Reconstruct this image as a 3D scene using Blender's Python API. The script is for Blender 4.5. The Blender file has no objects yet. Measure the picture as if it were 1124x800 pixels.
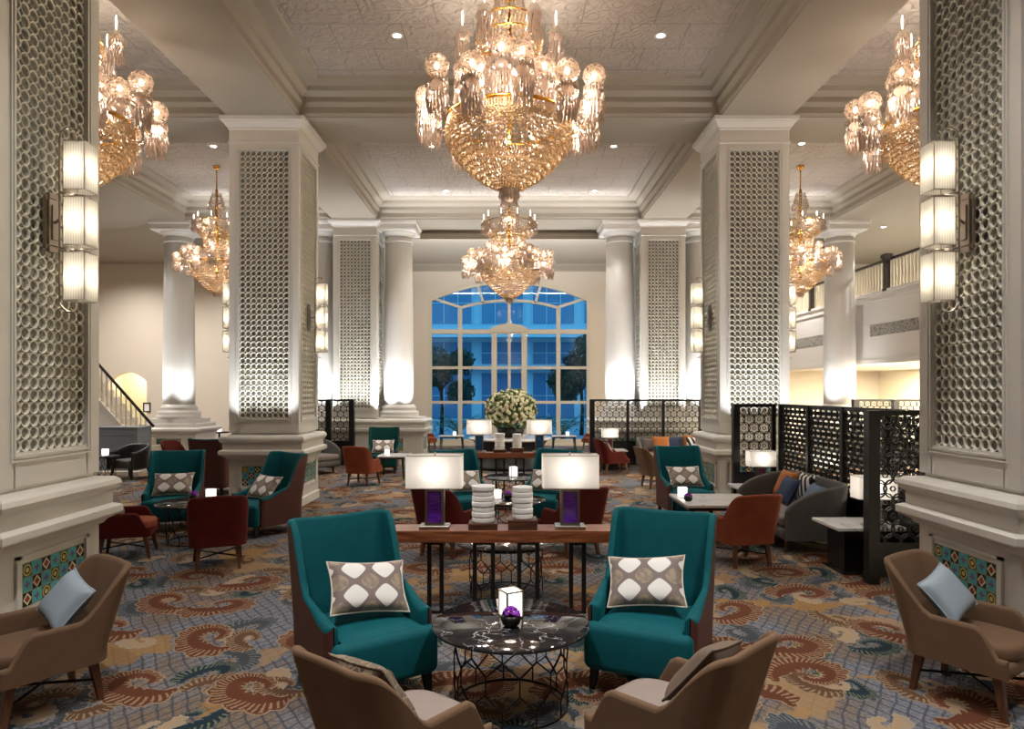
import bpy, bmesh, math, random
from math import pi, sin, cos, atan2, sqrt, radians
from mathutils import Vector, Matrix, Euler
from mathutils.geometry import tessellate_polygon

random.seed(7)
SC = bpy.context.scene
COL = SC.collection
F = 749.333          # focal length in pixels of the 1124 px wide frame (24 mm on 36 mm)
CX, HY, EYE = 559.0, 430.0, 1.9

def px(x, d):        # world X of a picture column at depth d
    return (x - CX) * d / F

# ------------------------------------------------------------------ helpers
def lin(c):
    if isinstance(c, str):
        c = tuple(int(c[i:i + 2], 16) / 255 for i in (0, 2, 4))
    return tuple((v / 12.92 if v <= .04045 else ((v + .055) / 1.055) ** 2.4) for v in c[:3])

class MB:
    """collects faces and links them as ONE mesh object"""
    def __init__(s):
        s.v, s.f, s.m, s.sm = [], [], [], []
    def add(s, vs, fs, m=0, smooth=False, M=None):
        b = len(s.v)
        if M is not None:
            vs = [M @ Vector(p) for p in vs]
        s.v.extend([tuple(p) for p in vs])
        for f in fs:
            s.f.append(tuple(i + b for i in f)); s.m.append(m); s.sm.append(smooth)
        return s
    def join(s, o, M=None, m=None):
        b = len(s.v)
        s.v.extend([tuple(M @ Vector(p)) for p in o.v] if M is not None else o.v)
        s.f.extend([tuple(i + b for i in f) for f in o.f]); s.sm.extend(o.sm)
        s.m.extend(o.m if m is None else [m] * len(o.m))
        return s
    def box(s, x0, x1, y0, y1, z0, z1, m=0, M=None):
        vs = [(x, y, z) for z in (z0, z1) for y in (y0, y1) for x in (x0, x1)]
        return s.add(vs, [(0, 2, 3, 1), (4, 5, 7, 6), (0, 1, 5, 4), (2, 6, 7, 3), (0, 4, 6, 2), (1, 3, 7, 5)], m, False, M)
    def rbox(s, x0, x1, y0, y1, z0, z1, r=.03, seg=3, m=0, M=None, smooth=True):
        bm = bmesh.new()
        bmesh.ops.create_cube(bm, size=1.0)
        for v in bm.verts:
            v.co = Vector(((x0 + x1) / 2 + v.co.x * (x1 - x0), (y0 + y1) / 2 + v.co.y * (y1 - y0), (z0 + z1) / 2 + v.co.z * (z1 - z0)))
        bmesh.ops.bevel(bm, geom=bm.edges[:], offset=r, segments=seg, profile=.5, affect='EDGES')
        bm.verts.index_update()
        vs = [v.co.copy() for v in bm.verts]; fs = [[v.index for v in f.verts] for f in bm.faces]
        bm.free()
        return s.add(vs, fs, m, smooth, M)
    def lathe(s, prof, n=24, c=(0, 0, 0), m=0, smooth=True, M=None, cap=True):
        vs, fs = [], []
        for r, z in prof:
            for i in range(n):
                a = 2 * pi * i / n
                vs.append((c[0] + r * cos(a), c[1] + r * sin(a), c[2] + z))
        for k in range(len(prof) - 1):
            for i in range(n):
                j = (i + 1) % n
                fs.append((k * n + i, k * n + j, (k + 1) * n + j, (k + 1) * n + i))
        if cap:
            fs.append(tuple(range(n - 1, -1, -1))); fs.append(tuple((len(prof) - 1) * n + i for i in range(n)))
        return s.add(vs, fs, m, smooth, M)
    def tube(s, pts, r, n=6, m=0, closed=False, M=None):
        pts = [Vector(p) for p in pts]
        rr = r if isinstance(r, (list, tuple)) else [r] * len(pts)
        vs, fs = [], []
        N = len(pts); up = None
        for i, p in enumerate(pts):
            if closed:
                t = pts[(i + 1) % N] - pts[i - 1]
            else:
                t = pts[min(i + 1, N - 1)] - pts[max(i - 1, 0)]
            t.normalize()
            if up is None:
                up = Vector((0, 0, 1)) if abs(t.z) < .9 else Vector((1, 0, 0))
            a = t.cross(up)
            if a.length < 1e-4: a = t.cross(Vector((0, 1, 0)))
            a.normalize(); b = a.cross(t).normalized(); up = b
            for k in range(n):
                g = 2 * pi * (k + .5) / n
                vs.append(p + (a * cos(g) + b * sin(g)) * rr[i])
        for i in range(N if closed else N - 1):
            for k in range(n):
                k2 = (k + 1) % n; i2 = (i + 1) % N
                fs.append((i * n + k, i * n + k2, i2 * n + k2, i2 * n + k))
        if not closed:
            fs.append(tuple(range(n))[::-1]); fs.append(tuple((N - 1) * n + k for k in range(n)))
        return s.add(vs, fs, m, n > 4, M)
    def sphere(s, r, c=(0, 0, 0), n=16, k=10, m=0, sz=1.0, M=None):
        vs, fs = [], []
        for j in range(1, k):
            t = pi * j / k
            for i in range(n):
                a = 2 * pi * i / n
                vs.append((c[0] + r * sin(t) * cos(a), c[1] + r * sin(t) * sin(a), c[2] + r * sz * cos(t)))
        vs.append((c[0], c[1], c[2] + r * sz)); vs.append((c[0], c[1], c[2] - r * sz))
        for j in range(k - 2):
            for i in range(n):
                fs.append((j * n + i, (j + 1) * n + i, (j + 1) * n + (i + 1) % n, j * n + (i + 1) % n))
        for i in range(n):
            fs.append((len(vs) - 2, i, (i + 1) % n)); fs.append((len(vs) - 1, (k - 2) * n + (i + 1) % n, (k - 2) * n + i))
        return s.add(vs, fs, m, True, M)
    def drop(s, p, r, h, m=0, n=4, a0=0.0):           # faceted crystal: bipyramid hanging from p
        x, y, z = p
        vs = [(x, y, z), (x, y, z - h)] + [(x + r * cos(a0 + 2 * pi * i / n), y + r * sin(a0 + 2 * pi * i / n), z - h * .62) for i in range(n)]
        fs = []
        for i in range(n):
            j = 2 + i; k = 2 + (i + 1) % n
            fs += [(0, j, k), (1, k, j)]
        return s.add(vs, fs, m, False)
    def ring_profile(s, x0, x1, y0, y1, prof, m=0, cap=False):   # mitred profile round a rectangle: (offset outwards, z)
        vs, fs = [], []
        for o, z in prof:
            vs += [(x0 - o, y0 - o, z), (x1 + o, y0 - o, z), (x1 + o, y1 + o, z), (x0 - o, y1 + o, z)]
        for k in range(len(prof) - 1):
            for i in range(4):
                j = (i + 1) % 4
                fs.append((k * 4 + i, k * 4 + j, k * 4 + 4 + j, k * 4 + 4 + i))
        if cap:
            fs.append((3, 2, 1, 0)); b = 4 * (len(prof) - 1); fs.append((b, b + 1, b + 2, b + 3))
        return s.add(vs, fs, m, False)
    def plate(s, outer, holes, y0, y1, m=0, axis='y', smooth=False):
        """a plate cut to the outline (x, z) with holes, between two depths"""
        loops = [outer] + list(holes)
        flat = [p for lp in loops for p in lp]
        tris = tessellate_polygon([[Vector((p[0], p[1], 0)) for p in lp] for lp in loops])
        n = len(flat)
        def P(p, y): return (p[0], y, p[1]) if axis == 'y' else (y, p[0], p[1])
        vs = [P(p, y0) for p in flat] + [P(p, y1) for p in flat]
        fs = [tuple(t) for t in tris] + [tuple(i + n for i in reversed(t)) for t in tris]
        b = 0
        for lp in loops:
            L = len(lp)
            for i in range(L):
                j = (i + 1) % L
                fs.append((b + i, b + j, n + b + j, n + b + i))
            b += L
        return s.add(vs, fs, m, smooth)
    def mesh(s, name, mats):
        me = bpy.data.meshes.new(name)
        me.from_pydata(s.v, [], s.f)
        for mm in (mats if isinstance(mats, (list, tuple)) else [mats]):
            me.materials.append(mm)
        if s.m and max(s.m) > 0: me.polygons.foreach_set('material_index', s.m)
        me.polygons.foreach_set('use_smooth', s.sm)
        me.update()
        return me
    def obj(s, name, mats, parent=None, loc=None, rz=0, recalc=True):
        me = s.mesh(name, mats)
        if recalc and len(s.f) < 60000:
            bm = bmesh.new(); bm.from_mesh(me)
            bmesh.ops.recalc_face_normals(bm, faces=bm.faces[:])
            bm.to_mesh(me); bm.free()
        o = bpy.data.objects.new(name, me); COL.objects.link(o)
        if parent: o.parent = parent
        if loc: o.location = loc
        o.rotation_euler[2] = rz
        return o

def obm(name, me, parent=None, loc=None, rot=None):
    o = bpy.data.objects.new(name, me); COL.objects.link(o)
    if parent: o.parent = parent
    if loc: o.location = loc
    if rot: o.rotation_euler = rot
    return o

def tag(o, label=None, cat=None, group=None, kind=None):
    if label: o['label'] = label
    if cat: o['category'] = cat
    if group: o['group'] = group
    if kind: o['kind'] = kind
    return o

def thing(name, label, cat, loc=(0, 0, 0), rz=0, group=None, kind=None):
    o = bpy.data.objects.new(name, None); COL.objects.link(o)
    o.empty_display_size = .1
    o.location = loc; o.rotation_euler = (0, 0, rz)
    return tag(o, label, cat, group, kind)

KIDS = {}
def kids(o):
    return [c for c in bpy.data.objects if c.parent == o]

def dup(root, loc, rz=0, label=None, group=None, scale=None):
    r = root.copy(); COL.objects.link(r); r.location = loc; r.rotation_euler = (0, 0, rz)
    if scale: r.scale = (scale,) * 3
    if label: r['label'] = label
    if group: r['group'] = group
    if root.name not in KIDS:
        KIDS[root.name] = [(c, kids(c)) for c in kids(root)]
    for ch, gs in KIDS[root.name]:
        c = ch.copy(); COL.objects.link(c); c.parent = r
        for g in gs:
            d = g.copy(); COL.objects.link(d); d.parent = c
    return r

# ------------------------------------------------------------------ materials
def nodes(name):
    m = bpy.data.materials.new(name); m.use_nodes = True
    nt = m.node_tree
    return m, nt, nt.nodes['Principled BSDF'], nt.nodes['Material Output']

def mat(name, c, rough=.5, metal=0., sheen=0., spec=.5, bump=None, vary=0., coat=0., sheen_tint=None, trans=0.):
    m, nt, b, out = nodes(name)
    col = lin(c)
    b.inputs['Base Color'].default_value = (*col, 1)
    b.inputs['Roughness'].default_value = rough
    b.inputs['Metallic'].default_value = metal
    b.inputs['Specular IOR Level'].default_value = spec
    if sheen:
        b.inputs['Sheen Weight'].default_value = sheen
        b.inputs['Sheen Roughness'].default_value = .35
        b.inputs['Sheen Tint'].default_value = (*(lin(sheen_tint) if sheen_tint else col), 1)
    if coat: b.inputs['Coat Weight'].default_value = coat; b.inputs['Coat Roughness'].default_value = .08
    tc = None
    if bump or vary:
        tc = nt.nodes.new('ShaderNodeTexCoord')
    if vary:
        n = nt.nodes.new('ShaderNodeTexNoise'); n.inputs['Scale'].default_value = 9; n.inputs['Detail'].default_value = 5
        nt.links.new(tc.outputs['Object'], n.inputs['Vector'])
        mx = nt.nodes.new('ShaderNodeMix'); mx.data_type = 'RGBA'
        mx.inputs[6].default_value = (*[v * (1 - vary) for v in col], 1); mx.inputs[7].default_value = (*[min(1, v * (1 + vary)) for v in col], 1)
        nt.links.new(n.outputs['Fac'], mx.inputs[0]); nt.links.new(mx.outputs[2], b.inputs['Base Color'])
    if bump:
        n = nt.nodes.new('ShaderNodeTexNoise'); n.inputs['Scale'].default_value = bump[0]; n.inputs['Detail'].default_value = 3
        nt.links.new(tc.outputs['Object'], n.inputs['Vector'])
        bp = nt.nodes.new('ShaderNodeBump'); bp.inputs['Strength'].default_value = bump[1]; bp.inputs['Distance'].default_value = .01
        nt.links.new(n.outputs['Fac'], bp.inputs['Height']); nt.links.new(bp.outputs['Normal'], b.inputs['Normal'])
    return m

def emit(name, c, strength):
    m, nt, b, out = nodes(name)
    b.inputs['Base Color'].default_value = (*lin(c), 1)
    b.inputs['Emission Color'].default_value = (*lin(c), 1)
    b.inputs['Emission Strength'].default_value = strength
    return m

class NB:
    """tiny node builder: scalars in, scalars out"""
    def __init__(s, nt): s.nt = nt
    def n(s, t, **k):
        x = s.nt.nodes.new(t)
        for a, b in k.items(): setattr(x, a, b)
        return x
    def put(s, sock, v):
        if hasattr(v, 'is_output'): s.nt.links.new(v, sock)
        elif isinstance(v, (tuple, list)): sock.default_value = v if len(v) == len(sock.default_value) else (*v, 1)
        else: sock.default_value = v
    def math(s, op, a, b=None, c=None, clamp=False):
        x = s.n('ShaderNodeMath', operation=op); x.use_clamp = clamp
        s.put(x.inputs[0], a)
        if b is not None: s.put(x.inputs[1], b)
        if c is not None: s.put(x.inputs[2], c)
        return x.outputs[0]
    def add(s, a, b): return s.math('ADD', a, b)
    def sub(s, a, b): return s.math('SUBTRACT', a, b)
    def mul(s, a, b): return s.math('MULTIPLY', a, b)
    def div(s, a, b): return s.math('DIVIDE', a, b)
    def lt(s, a, b): return s.math('LESS_THAN', a, b)
    def gt(s, a, b): return s.math('GREATER_THAN', a, b)
    def mix(s, f, a, b):
        x = s.n('ShaderNodeMix', data_type='RGBA'); s.put(x.inputs[0], f); s.put(x.inputs[6], a); s.put(x.inputs[7], b)
        return x.outputs[2]
    def xyz(s, v):
        x = s.n('ShaderNodeSeparateXYZ'); s.put(x.inputs[0], v); return x.outputs
    def vec(s, x, y, z=0.):
        c = s.n('ShaderNodeCombineXYZ'); s.put(c.inputs[0], x); s.put(c.inputs[1], y); s.put(c.inputs[2], z); return c.outputs[0]
    def vmath(s, op, a, b=None):
        x = s.n('ShaderNodeVectorMath', operation=op); s.put(x.inputs[0], a)
        if b is not None: s.put(x.inputs[1], b)
        return x.outputs[1] if op in ('LENGTH', 'DOT_PRODUCT') else x.outputs[0]
    def noise(s, v, scale, detail=2., rough=.5):
        x = s.n('ShaderNodeTexNoise'); s.put(x.inputs['Vector'], v); x.inputs['Scale'].default_value = scale
        x.inputs['Detail'].default_value = detail; x.inputs['Roughness'].default_value = rough
        return x.outputs
    def step(s, x, a, b):
        n = s.n('ShaderNodeMapRange', interpolation_type='SMOOTHSTEP'); s.put(n.inputs[0], x)
        n.inputs[1].default_value = a; n.inputs[2].default_value = b
        return n.outputs[0]
    def bump(s, h, strength=.5, dist=.01):
        b = s.n('ShaderNodeBump'); b.inputs['Strength'].default_value = strength; b.inputs['Distance'].default_value = dist
        s.put(b.inputs['Height'], h); return b.outputs[0]

def carpet():
    m, nt, b, out = nodes('patterned_carpet'); N = NB(nt)
    tc = N.n('ShaderNodeTexCoord'); P = tc.outputs['Object']
    wob = N.noise(P, 2.2, 3)[1]
    W = N.vmath('ADD', P, N.vmath('MULTIPLY', N.vmath('SUBTRACT', wob, (.5, .5, .5)), (.10, .10, 0)))
    fuzz = N.noise(P, 70, 2)[1]
    W = N.vmath('ADD', W, N.vmath('MULTIPLY', N.vmath('SUBTRACT', fuzz, (.5, .5, .5)), (.022, .022, 0)))
    # lavender grey ground with tan clouds, golden clouds and a diagonal trellis of dark lines
    cl = N.noise(P, .9, 4)[0]
    base = N.mix(N.step(cl, .44, .58), lin('7f8189'), lin('836f5b'))
    fine = N.noise(P, 42, 3)[0]
    base = N.mix(N.mul(N.step(fine, .38, .66), .7), base, lin('57585f'))
    X, Y, _ = N.xyz(W)[:3]
    for k in (1.0, -1.0):
        q = N.add(N.mul(X, 10.0), N.mul(Y, 6.5 * k))
        fr = N.math('ABSOLUTE', N.sub(N.math('FRACT', q), .5))
        base = N.mix(N.mul(N.lt(fr, .085), .75), base, lin('3f434d'))
    g = N.noise(N.vmath('ADD', P, (13, 4, 0)), 1.15, 3, .55)[0]
    gold = N.step(g, .585, .615)
    base = N.mix(N.mul(gold, .75), base, lin('9d7640'))
    tan = N.step(N.noise(N.vmath('ADD', P, (3, 31, 0)), 1.0, 3, .55)[0], .57, .60)
    base = N.mix(N.mul(tan, .7), base, lin('a3835c'))

    def scroll(base, off, sc, fill, line, edge, size=1.0, stripes=34., keep=0., swing=6.283):
        V = N.vmath('MULTIPLY', N.vmath('ADD', W, off), (sc, sc * .82, 0))
        vo = N.n('ShaderNodeTexVoronoi', voronoi_dimensions='2D'); N.put(vo.inputs['Vector'], V)
        vo.inputs['Scale'].default_value = 1.0; vo.inputs['Randomness'].default_value = .62
        loc = N.vmath('SUBTRACT', V, vo.outputs['Position'])
        cr, cg, cb = N.xyz(vo.outputs['Color'])[:3]
        ro = N.n('ShaderNodeVectorRotate', rotation_type='Z_AXIS'); N.put(ro.inputs['Vector'], loc)
        N.put(ro.inputs['Angle'], N.mul(N.sub(cr, .5), swing) if swing > 4 else N.add(N.mul(N.sub(cr, .5), swing), N.mul(N.gt(cr, .55), pi)))
        x, y, _ = N.xyz(ro.outputs[0])[:3]
        y = N.mul(N.mul(y, 1.45), N.sub(N.mul(N.gt(cg, .5), 2.0), 1.0))          # half of them mirrored, all drawn out lengthwise
        r = N.math('SQRT', N.add(N.mul(x, x), N.mul(y, y)))
        th = N.math('ARCTAN2', y, x)
        t = N.add(N.div(th, 2 * pi), .5)                            # 0..1 round the curl
        c = N.add(.075 * size, N.mul(t, .25 * size))
        fat = N.mul(N.mul(t, .155 * size), N.sub(1.0, N.step(t, .86, 1.0)))
        lobes = N.add(.80, N.mul(N.math('ABSOLUTE', N.math('SINE', N.mul(th, 6.5))), .42))
        w = N.mul(N.add(.022 * size, fat), lobes)
        d = N.math('ABSOLUTE', N.sub(r, c))
        inside = N.lt(d, w)
        rim = N.lt(d, N.add(w, .020 * size))
        on = N.gt(cb, keep) if keep else 1.0
        st = N.gt(N.math('SINE', N.add(N.mul(th, stripes), N.mul(r, 46 / size))), .35)
        out_side = N.gt(N.sub(r, c), .012 * size)
        st = N.mul(N.mul(st, .8), N.mul(out_side, N.lt(d, N.mul(w, .9))))
        col = N.mix(st, fill, line)
        base = N.mix(N.mul(rim, on), base, edge)
        return N.mix(N.mul(inside, on), base, col)
    base = scroll(base, (.35, .2, 0), 1.6, lin('44484d'), lin('74777a'), lin('83807a'), 1.15, 30, .25)
    base = scroll(base, (7.45, 2.9, 0), 1.7, lin('22323a'), lin('7d7f66'), lin('64706f'), 1.0, 36, .5)
    base = scroll(base, (3.75, 9.1, 0), 1.45, lin('a68d70'), lin('918d8a'), lin('ab9880'), .62, 20, .35)
    base = scroll(base, (15.2, 7.7, 0), 1.75, lin('5f4532'), lin('a08a70'), lin('97836b'), 1.0, 32, .45)
    base = scroll(base, (11.2, 5.35, 0), 1.30, lin('603826'), lin('a1876c'), lin('998169'), 1.16, 42, .12, 1.8)
    pile = N.noise(P, 260, 2)[0]
    base = N.mix(N.mul(N.step(pile, .35, .75), .28), base, lin('2c2a2a'))
    N.put(b.inputs['Base Color'], base)
    b.inputs['Roughness'].default_value = .95; b.inputs['Specular IOR Level'].default_value = .1
    N.put(b.inputs['Normal'], N.bump(pile, .35, .006))
    return m

def ceiling_mat():
    m, nt, b, out = nodes('embossed_ceiling_tiles'); N = NB(nt)
    tc = N.n('ShaderNodeTexCoord'); P = tc.outputs['Object']
    br = N.n('ShaderNodeTexBrick'); N.put(br.inputs['Vector'], P); br.offset = .5
    br.inputs['Scale'].default_value = 1.0; br.inputs['Brick Width'].default_value = .98; br.inputs['Row Height'].default_value = .66
    br.inputs['Mortar Size'].default_value = .007; br.inputs['Mortar Smooth'].default_value = .5
    # scrolling leaf relief: warped rings
    wv = N.vmath('ADD', P, N.vmath('MULTIPLY', N.noise(P, 2.3, 2)[1], (.7, .7, 0)))
    vo = N.n('ShaderNodeTexVoronoi', feature='DISTANCE_TO_EDGE'); N.put(vo.inputs['Vector'], wv); vo.inputs['Scale'].default_value = 3.2
    rel = N.step(vo.outputs[0], .02, .12)
    sw = N.math('SINE', N.mul(N.noise(P, 3.0, 1.5)[0], 46))
    h = N.add(N.mul(rel, .5), N.mul(N.step(sw, -.2, .8), .6))
    h = N.mul(h, N.sub(1.0, br.outputs['Fac']))
    h = N.sub(h, N.mul(br.outputs['Fac'], 1.2))
    base = N.mix(br.outputs['Fac'], lin('a99f94'), lin('857b71'))
    N.put(b.inputs['Base Color'], base); b.inputs['Roughness'].default_value = .6
    N.put(b.inputs['Normal'], N.bump(h, .8, .035))
    return m

def wood(name, c1, c2, rough=.35, scale=1.0, axis=0):
    m, nt, b, out = nodes(name); N = NB(nt)
    tc = N.n('ShaderNodeTexCoord'); P = tc.outputs['Object']
    k = [14 * scale] * 3; k[axis] = .9 * scale
    n = N.noise(N.vmath('MULTIPLY', P, tuple(k)), 3.0, 6, .6)[0]
    N.put(b.inputs['Base Color'], N.mix(N.step(n, .3, .7), lin(c1), lin(c2)))
    b.inputs['Roughness'].default_value = rough
    N.put(b.inputs['Normal'], N.bump(n, .12, .004))
    return m

def marble(name, c, v, rough=.06, scale=3.0, lo=.0, hi=.035, haze=.35):
    m, nt, b, out = nodes(name); N = NB(nt)
    tc = N.n('ShaderNodeTexCoord'); P = tc.outputs['Object']
    W = N.vmath('ADD', P, N.vmath('MULTIPLY', N.noise(P, 5, 4)[1], (.45, .45, .45)))
    vo = N.n('ShaderNodeTexVoronoi', feature='DISTANCE_TO_EDGE'); N.put(vo.inputs['Vector'], W); vo.inputs['Scale'].default_value = scale
    f = N.sub(1.0, N.step(vo.outputs[0], lo, hi))
    f = N.mul(f, N.step(N.noise(P, 4, 2)[0], .42, .62))
    cl = N.noise(P, 3, 4)[0]
    base = N.mix(N.mul(cl, haze), lin(c), lin(v))
    N.put(b.inputs['Base Color'], N.mix(f, base, lin(v)))
    b.inputs['Roughness'].default_value = rough
    return m

def hex_cushion(name, white='e6e3de', brown='83756a', lines='7b6c68'):
    m, nt, b, out = nodes(name); N = NB(nt)
    tc = N.n('ShaderNodeTexCoord'); x, y, z = N.xyz(tc.outputs['Generated'])[:3]
    u = N.mul(N.sub(x, .30), 2 * pi * 2.6); v = N.mul(N.sub(z, .28), 2 * pi * 2.0)
    cu, cv = N.math('COSINE', u), N.math('COSINE', v)
    f = N.mul(N.math('COSINE', N.mul(N.add(u, v), .5)), N.math('COSINE', N.mul(N.sub(u, v), .5)))
    gr = N.noise(tc.outputs['Object'], 30, 3)[0]
    br = N.mix(N.step(gr, .35, .65), lin(brown), lin('a09078'))
    col = N.mix(N.step(f, -.40, -.30), br, lin(lines))
    col = N.mix(N.step(f, .09, .16), col, lin(white))
    N.put(b.inputs['Base Color'], col); b.inputs['Roughness'].default_value = .7
    b.inputs['Sheen Weight'].default_value = .2
    N.put(b.inputs['Normal'], N.bump(N.noise(tc.outputs['Object'], 180, 2)[0], .15, .003))
    return m

def tiles_mat():
    m, nt, b, out = nodes('painted_ceramic_tiles'); N = NB(nt)
    tc = N.n('ShaderNodeTexCoord'); x, y, z = N.xyz(tc.outputs['Generated'])[:3]
    u, v = N.mul(x, 7.0), N.mul(z, 3.0)
    iu, iv = N.math('FLOOR', u), N.math('FLOOR', v)
    fu, fv = N.sub(N.math('FRACT', u), .5), N.sub(N.math('FRACT', v), .5)
    par = N.math('MODULO', N.add(iu, iv), 2.0)
    par2 = N.math('MODULO', N.add(N.add(iu, N.mul(iv, 3.0)), 1.0), 4.0)
    l1 = N.add(N.math('ABSOLUTE', fu), N.math('ABSOLUTE', fv))
    l2 = N.math('SQRT', N.add(N.mul(fu, fu), N.mul(fv, fv)))
    cross = N.math('MINIMUM', N.math('ABSOLUTE', fu), N.math('ABSOLUTE', fv))
    # dark tile with a cream lozenge and red heart
    a = N.mix(N.lt(l1, .44), lin('22281d'), lin('d9cfae'))
    a = N.mix(N.lt(l1, .27), a, lin('3b2a1c'))
    a = N.mix(N.lt(l1, .19), a, lin('a2392a'))
    # yellow ring on green
    c = N.mix(N.lt(l2, .40), lin('2f6a58'), lin('c8b25a'))
    c = N.mix(N.lt(l2, .29), c, lin('2c3a22'))
    c = N.mix(N.lt(l2, .17), c, lin('cdbb7c'))
    # turquoise with a violet cross
    t = N.mix(N.mul(N.lt(cross, .07), N.lt(l2, .27)), lin('4fa7ad'), lin('5c4f86'))
    t = N.mix(N.lt(l2, .08), t, lin('b0463c'))
    t = N.mix(N.gt(l1, .8), t, lin('2f7a66'))
    col = N.mix(N.gt(par2, 2.5), a, c)
    col = N.mix(par, col, t)
    edge = N.math('MAXIMUM', N.math('ABSOLUTE', fu), N.math('ABSOLUTE', fv))
    col = N.mix(N.gt(edge, .475), col, lin('9a9a88'))
    N.put(b.inputs['Base Color'], col); b.inputs['Roughness'].default_value = .25
    return m

def crystal(name, tint, body=.3, gloss=.35, scale=0., bumpy=.0):
    """cut crystal: part clear, part mirror-bright facets, part light carried through"""
    m, nt, b, out = nodes(name); N = NB(nt); nt.nodes.remove(b)
    tr = N.n('ShaderNodeBsdfTransparent'); tr.inputs[0].default_value = (*[v ** .35 for v in lin(tint)], 1)
    tl = N.n('ShaderNodeBsdfTranslucent'); tl.inputs[0].default_value = (*lin(tint), 1)
    df = N.n('ShaderNodeBsdfDiffuse'); df.inputs[0].default_value = (*lin(tint), 1)
    gl = N.n('ShaderNodeBsdfGlossy'); gl.inputs['Color'].default_value = (*[v ** .3 for v in lin(tint)], 1); gl.inputs['Roughness'].default_value = .06
    bd = N.n('ShaderNodeMixShader'); bd.inputs[0].default_value = .45
    nt.links.new(tl.outputs[0], bd.inputs[1]); nt.links.new(df.outputs[0], bd.inputs[2])
    a = N.n('ShaderNodeMixShader'); a.inputs[0].default_value = body
    nt.links.new(tr.outputs[0], a.inputs[1]); nt.links.new(bd.outputs[0], a.inputs[2])
    c = N.n('ShaderNodeMixShader')
    fr = N.n('ShaderNodeFresnel'); fr.inputs[0].default_value = 1.6
    N.put(c.inputs[0], N.math('ADD', N.mul(fr.outputs[0], .8), gloss * .5, clamp=True))
    nt.links.new(a.outputs[0], c.inputs[1]); nt.links.new(gl.outputs[0], c.inputs[2])
    if scale:
        tc = N.n('ShaderNodeTexCoord')
        vo = N.n('ShaderNodeTexVoronoi'); N.put(vo.inputs['Vector'], tc.outputs['Object']); vo.inputs['Scale'].default_value = scale
        bp = N.bump(vo.outputs['Distance'], bumpy, .02)
        for s in (gl, df, fr): nt.links.new(bp, s.inputs['Normal'])
        # cut lines catch more body than the clear panes between them
        k = N.step(vo.outputs['Distance'], .25, .65)
        N.put(a.inputs[0], N.add(body * .55, N.mul(k, body)))
    nt.links.new(c.outputs[0], out.inputs[0])
    return m

def shade_mat(name, c, pleats=0.):
    """thin lamp-shade cloth: light from the bulb inside comes through"""
    m, nt, b, out = nodes(name); N = NB(nt); nt.nodes.remove(b)
    tl = N.n('ShaderNodeBsdfTranslucent'); df = N.n('ShaderNodeBsdfDiffuse')
    col = (*lin(c), 1)
    if pleats:
        tc = N.n('ShaderNodeTexCoord'); x, y, z = N.xyz(tc.outputs['Object'])[:3]
        s = N.math('SINE', N.mul(N.add(x, y), pleats)); f = N.add(N.mul(s, .5), .5)
        cc = N.mix(f, (*[v * .7 for v in lin(c)], 1), col)
        N.put(tl.inputs[0], cc); N.put(df.inputs[0], cc)
    else:
        tl.inputs[0].default_value = col; df.inputs[0].default_value = col
    mx = N.n('ShaderNodeMixShader'); mx.inputs[0].default_value = .4
    nt.links.new(tl.outputs[0], mx.inputs[1]); nt.links.new(df.outputs[0], mx.inputs[2])
    nt.links.new(mx.outputs[0], out.inputs[0])
    return m

def pane_mat(name, tint='ffffff', gloss=.06):
    m, nt, b, out = nodes(name); N = NB(nt); nt.nodes.remove(b)
    tr = N.n('ShaderNodeBsdfTransparent'); tr.inputs[0].default_value = (*lin(tint), 1)
    gl = N.n('ShaderNodeBsdfGlossy'); gl.inputs['Roughness'].default_value = .02
    mx = N.n('ShaderNodeMixShader'); mx.inputs[0].default_value = gloss
    nt.links.new(tr.outputs[0], mx.inputs[1]); nt.links.new(gl.outputs[0], mx.inputs[2]); nt.links.new(mx.outputs[0], out.inputs[0])
    return m

def stripes_mat(name, a, c, n=6.):
    m, nt, b, out = nodes(name); N = NB(nt)
    tc = N.n('ShaderNodeTexCoord'); x, y, z = N.xyz(tc.outputs['Generated'])[:3]
    f = N.gt(N.math('SINE', N.mul(N.add(x, N.mul(z, .35)), n * pi)), 0.)
    N.put(b.inputs['Base Color'], N.mix(f, lin(a), lin(c))); b.inputs['Roughness'].default_value = .8
    return m

def relief_mat(name, a, c):
    m, nt, b, out = nodes(name); N = NB(nt)
    tc = N.n('ShaderNodeTexCoord'); P = tc.outputs['Object']
    vo = N.n('ShaderNodeTexVoronoi', feature='DISTANCE_TO_EDGE'); N.put(vo.inputs['Vector'], P); vo.inputs['Scale'].default_value = 14
    f = N.step(vo.outputs[0], .03, .10)
    N.put(b.inputs['Base Color'], N.mix(f, lin(c), lin(a))); b.inputs['Roughness'].default_value = .6
    N.put(b.inputs['Normal'], N.bump(f, .5, .02))
    return m

def glass_core_mat(name, a, c):
    m, nt, b, out = nodes(name); N = NB(nt)
    tc = N.n('ShaderNodeTexCoord'); P = tc.outputs['Object']
    n = N.noise(N.vmath('MULTIPLY', P, (6, 6, 70)), 1.5, 4)[0]
    N.put(b.inputs['Base Color'], N.mix(N.step(n, .35, .65), lin(a), lin(c))); b.inputs['Roughness'].default_value = .08
    b.inputs['Coat Weight'].default_value = .6
    return m

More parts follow.
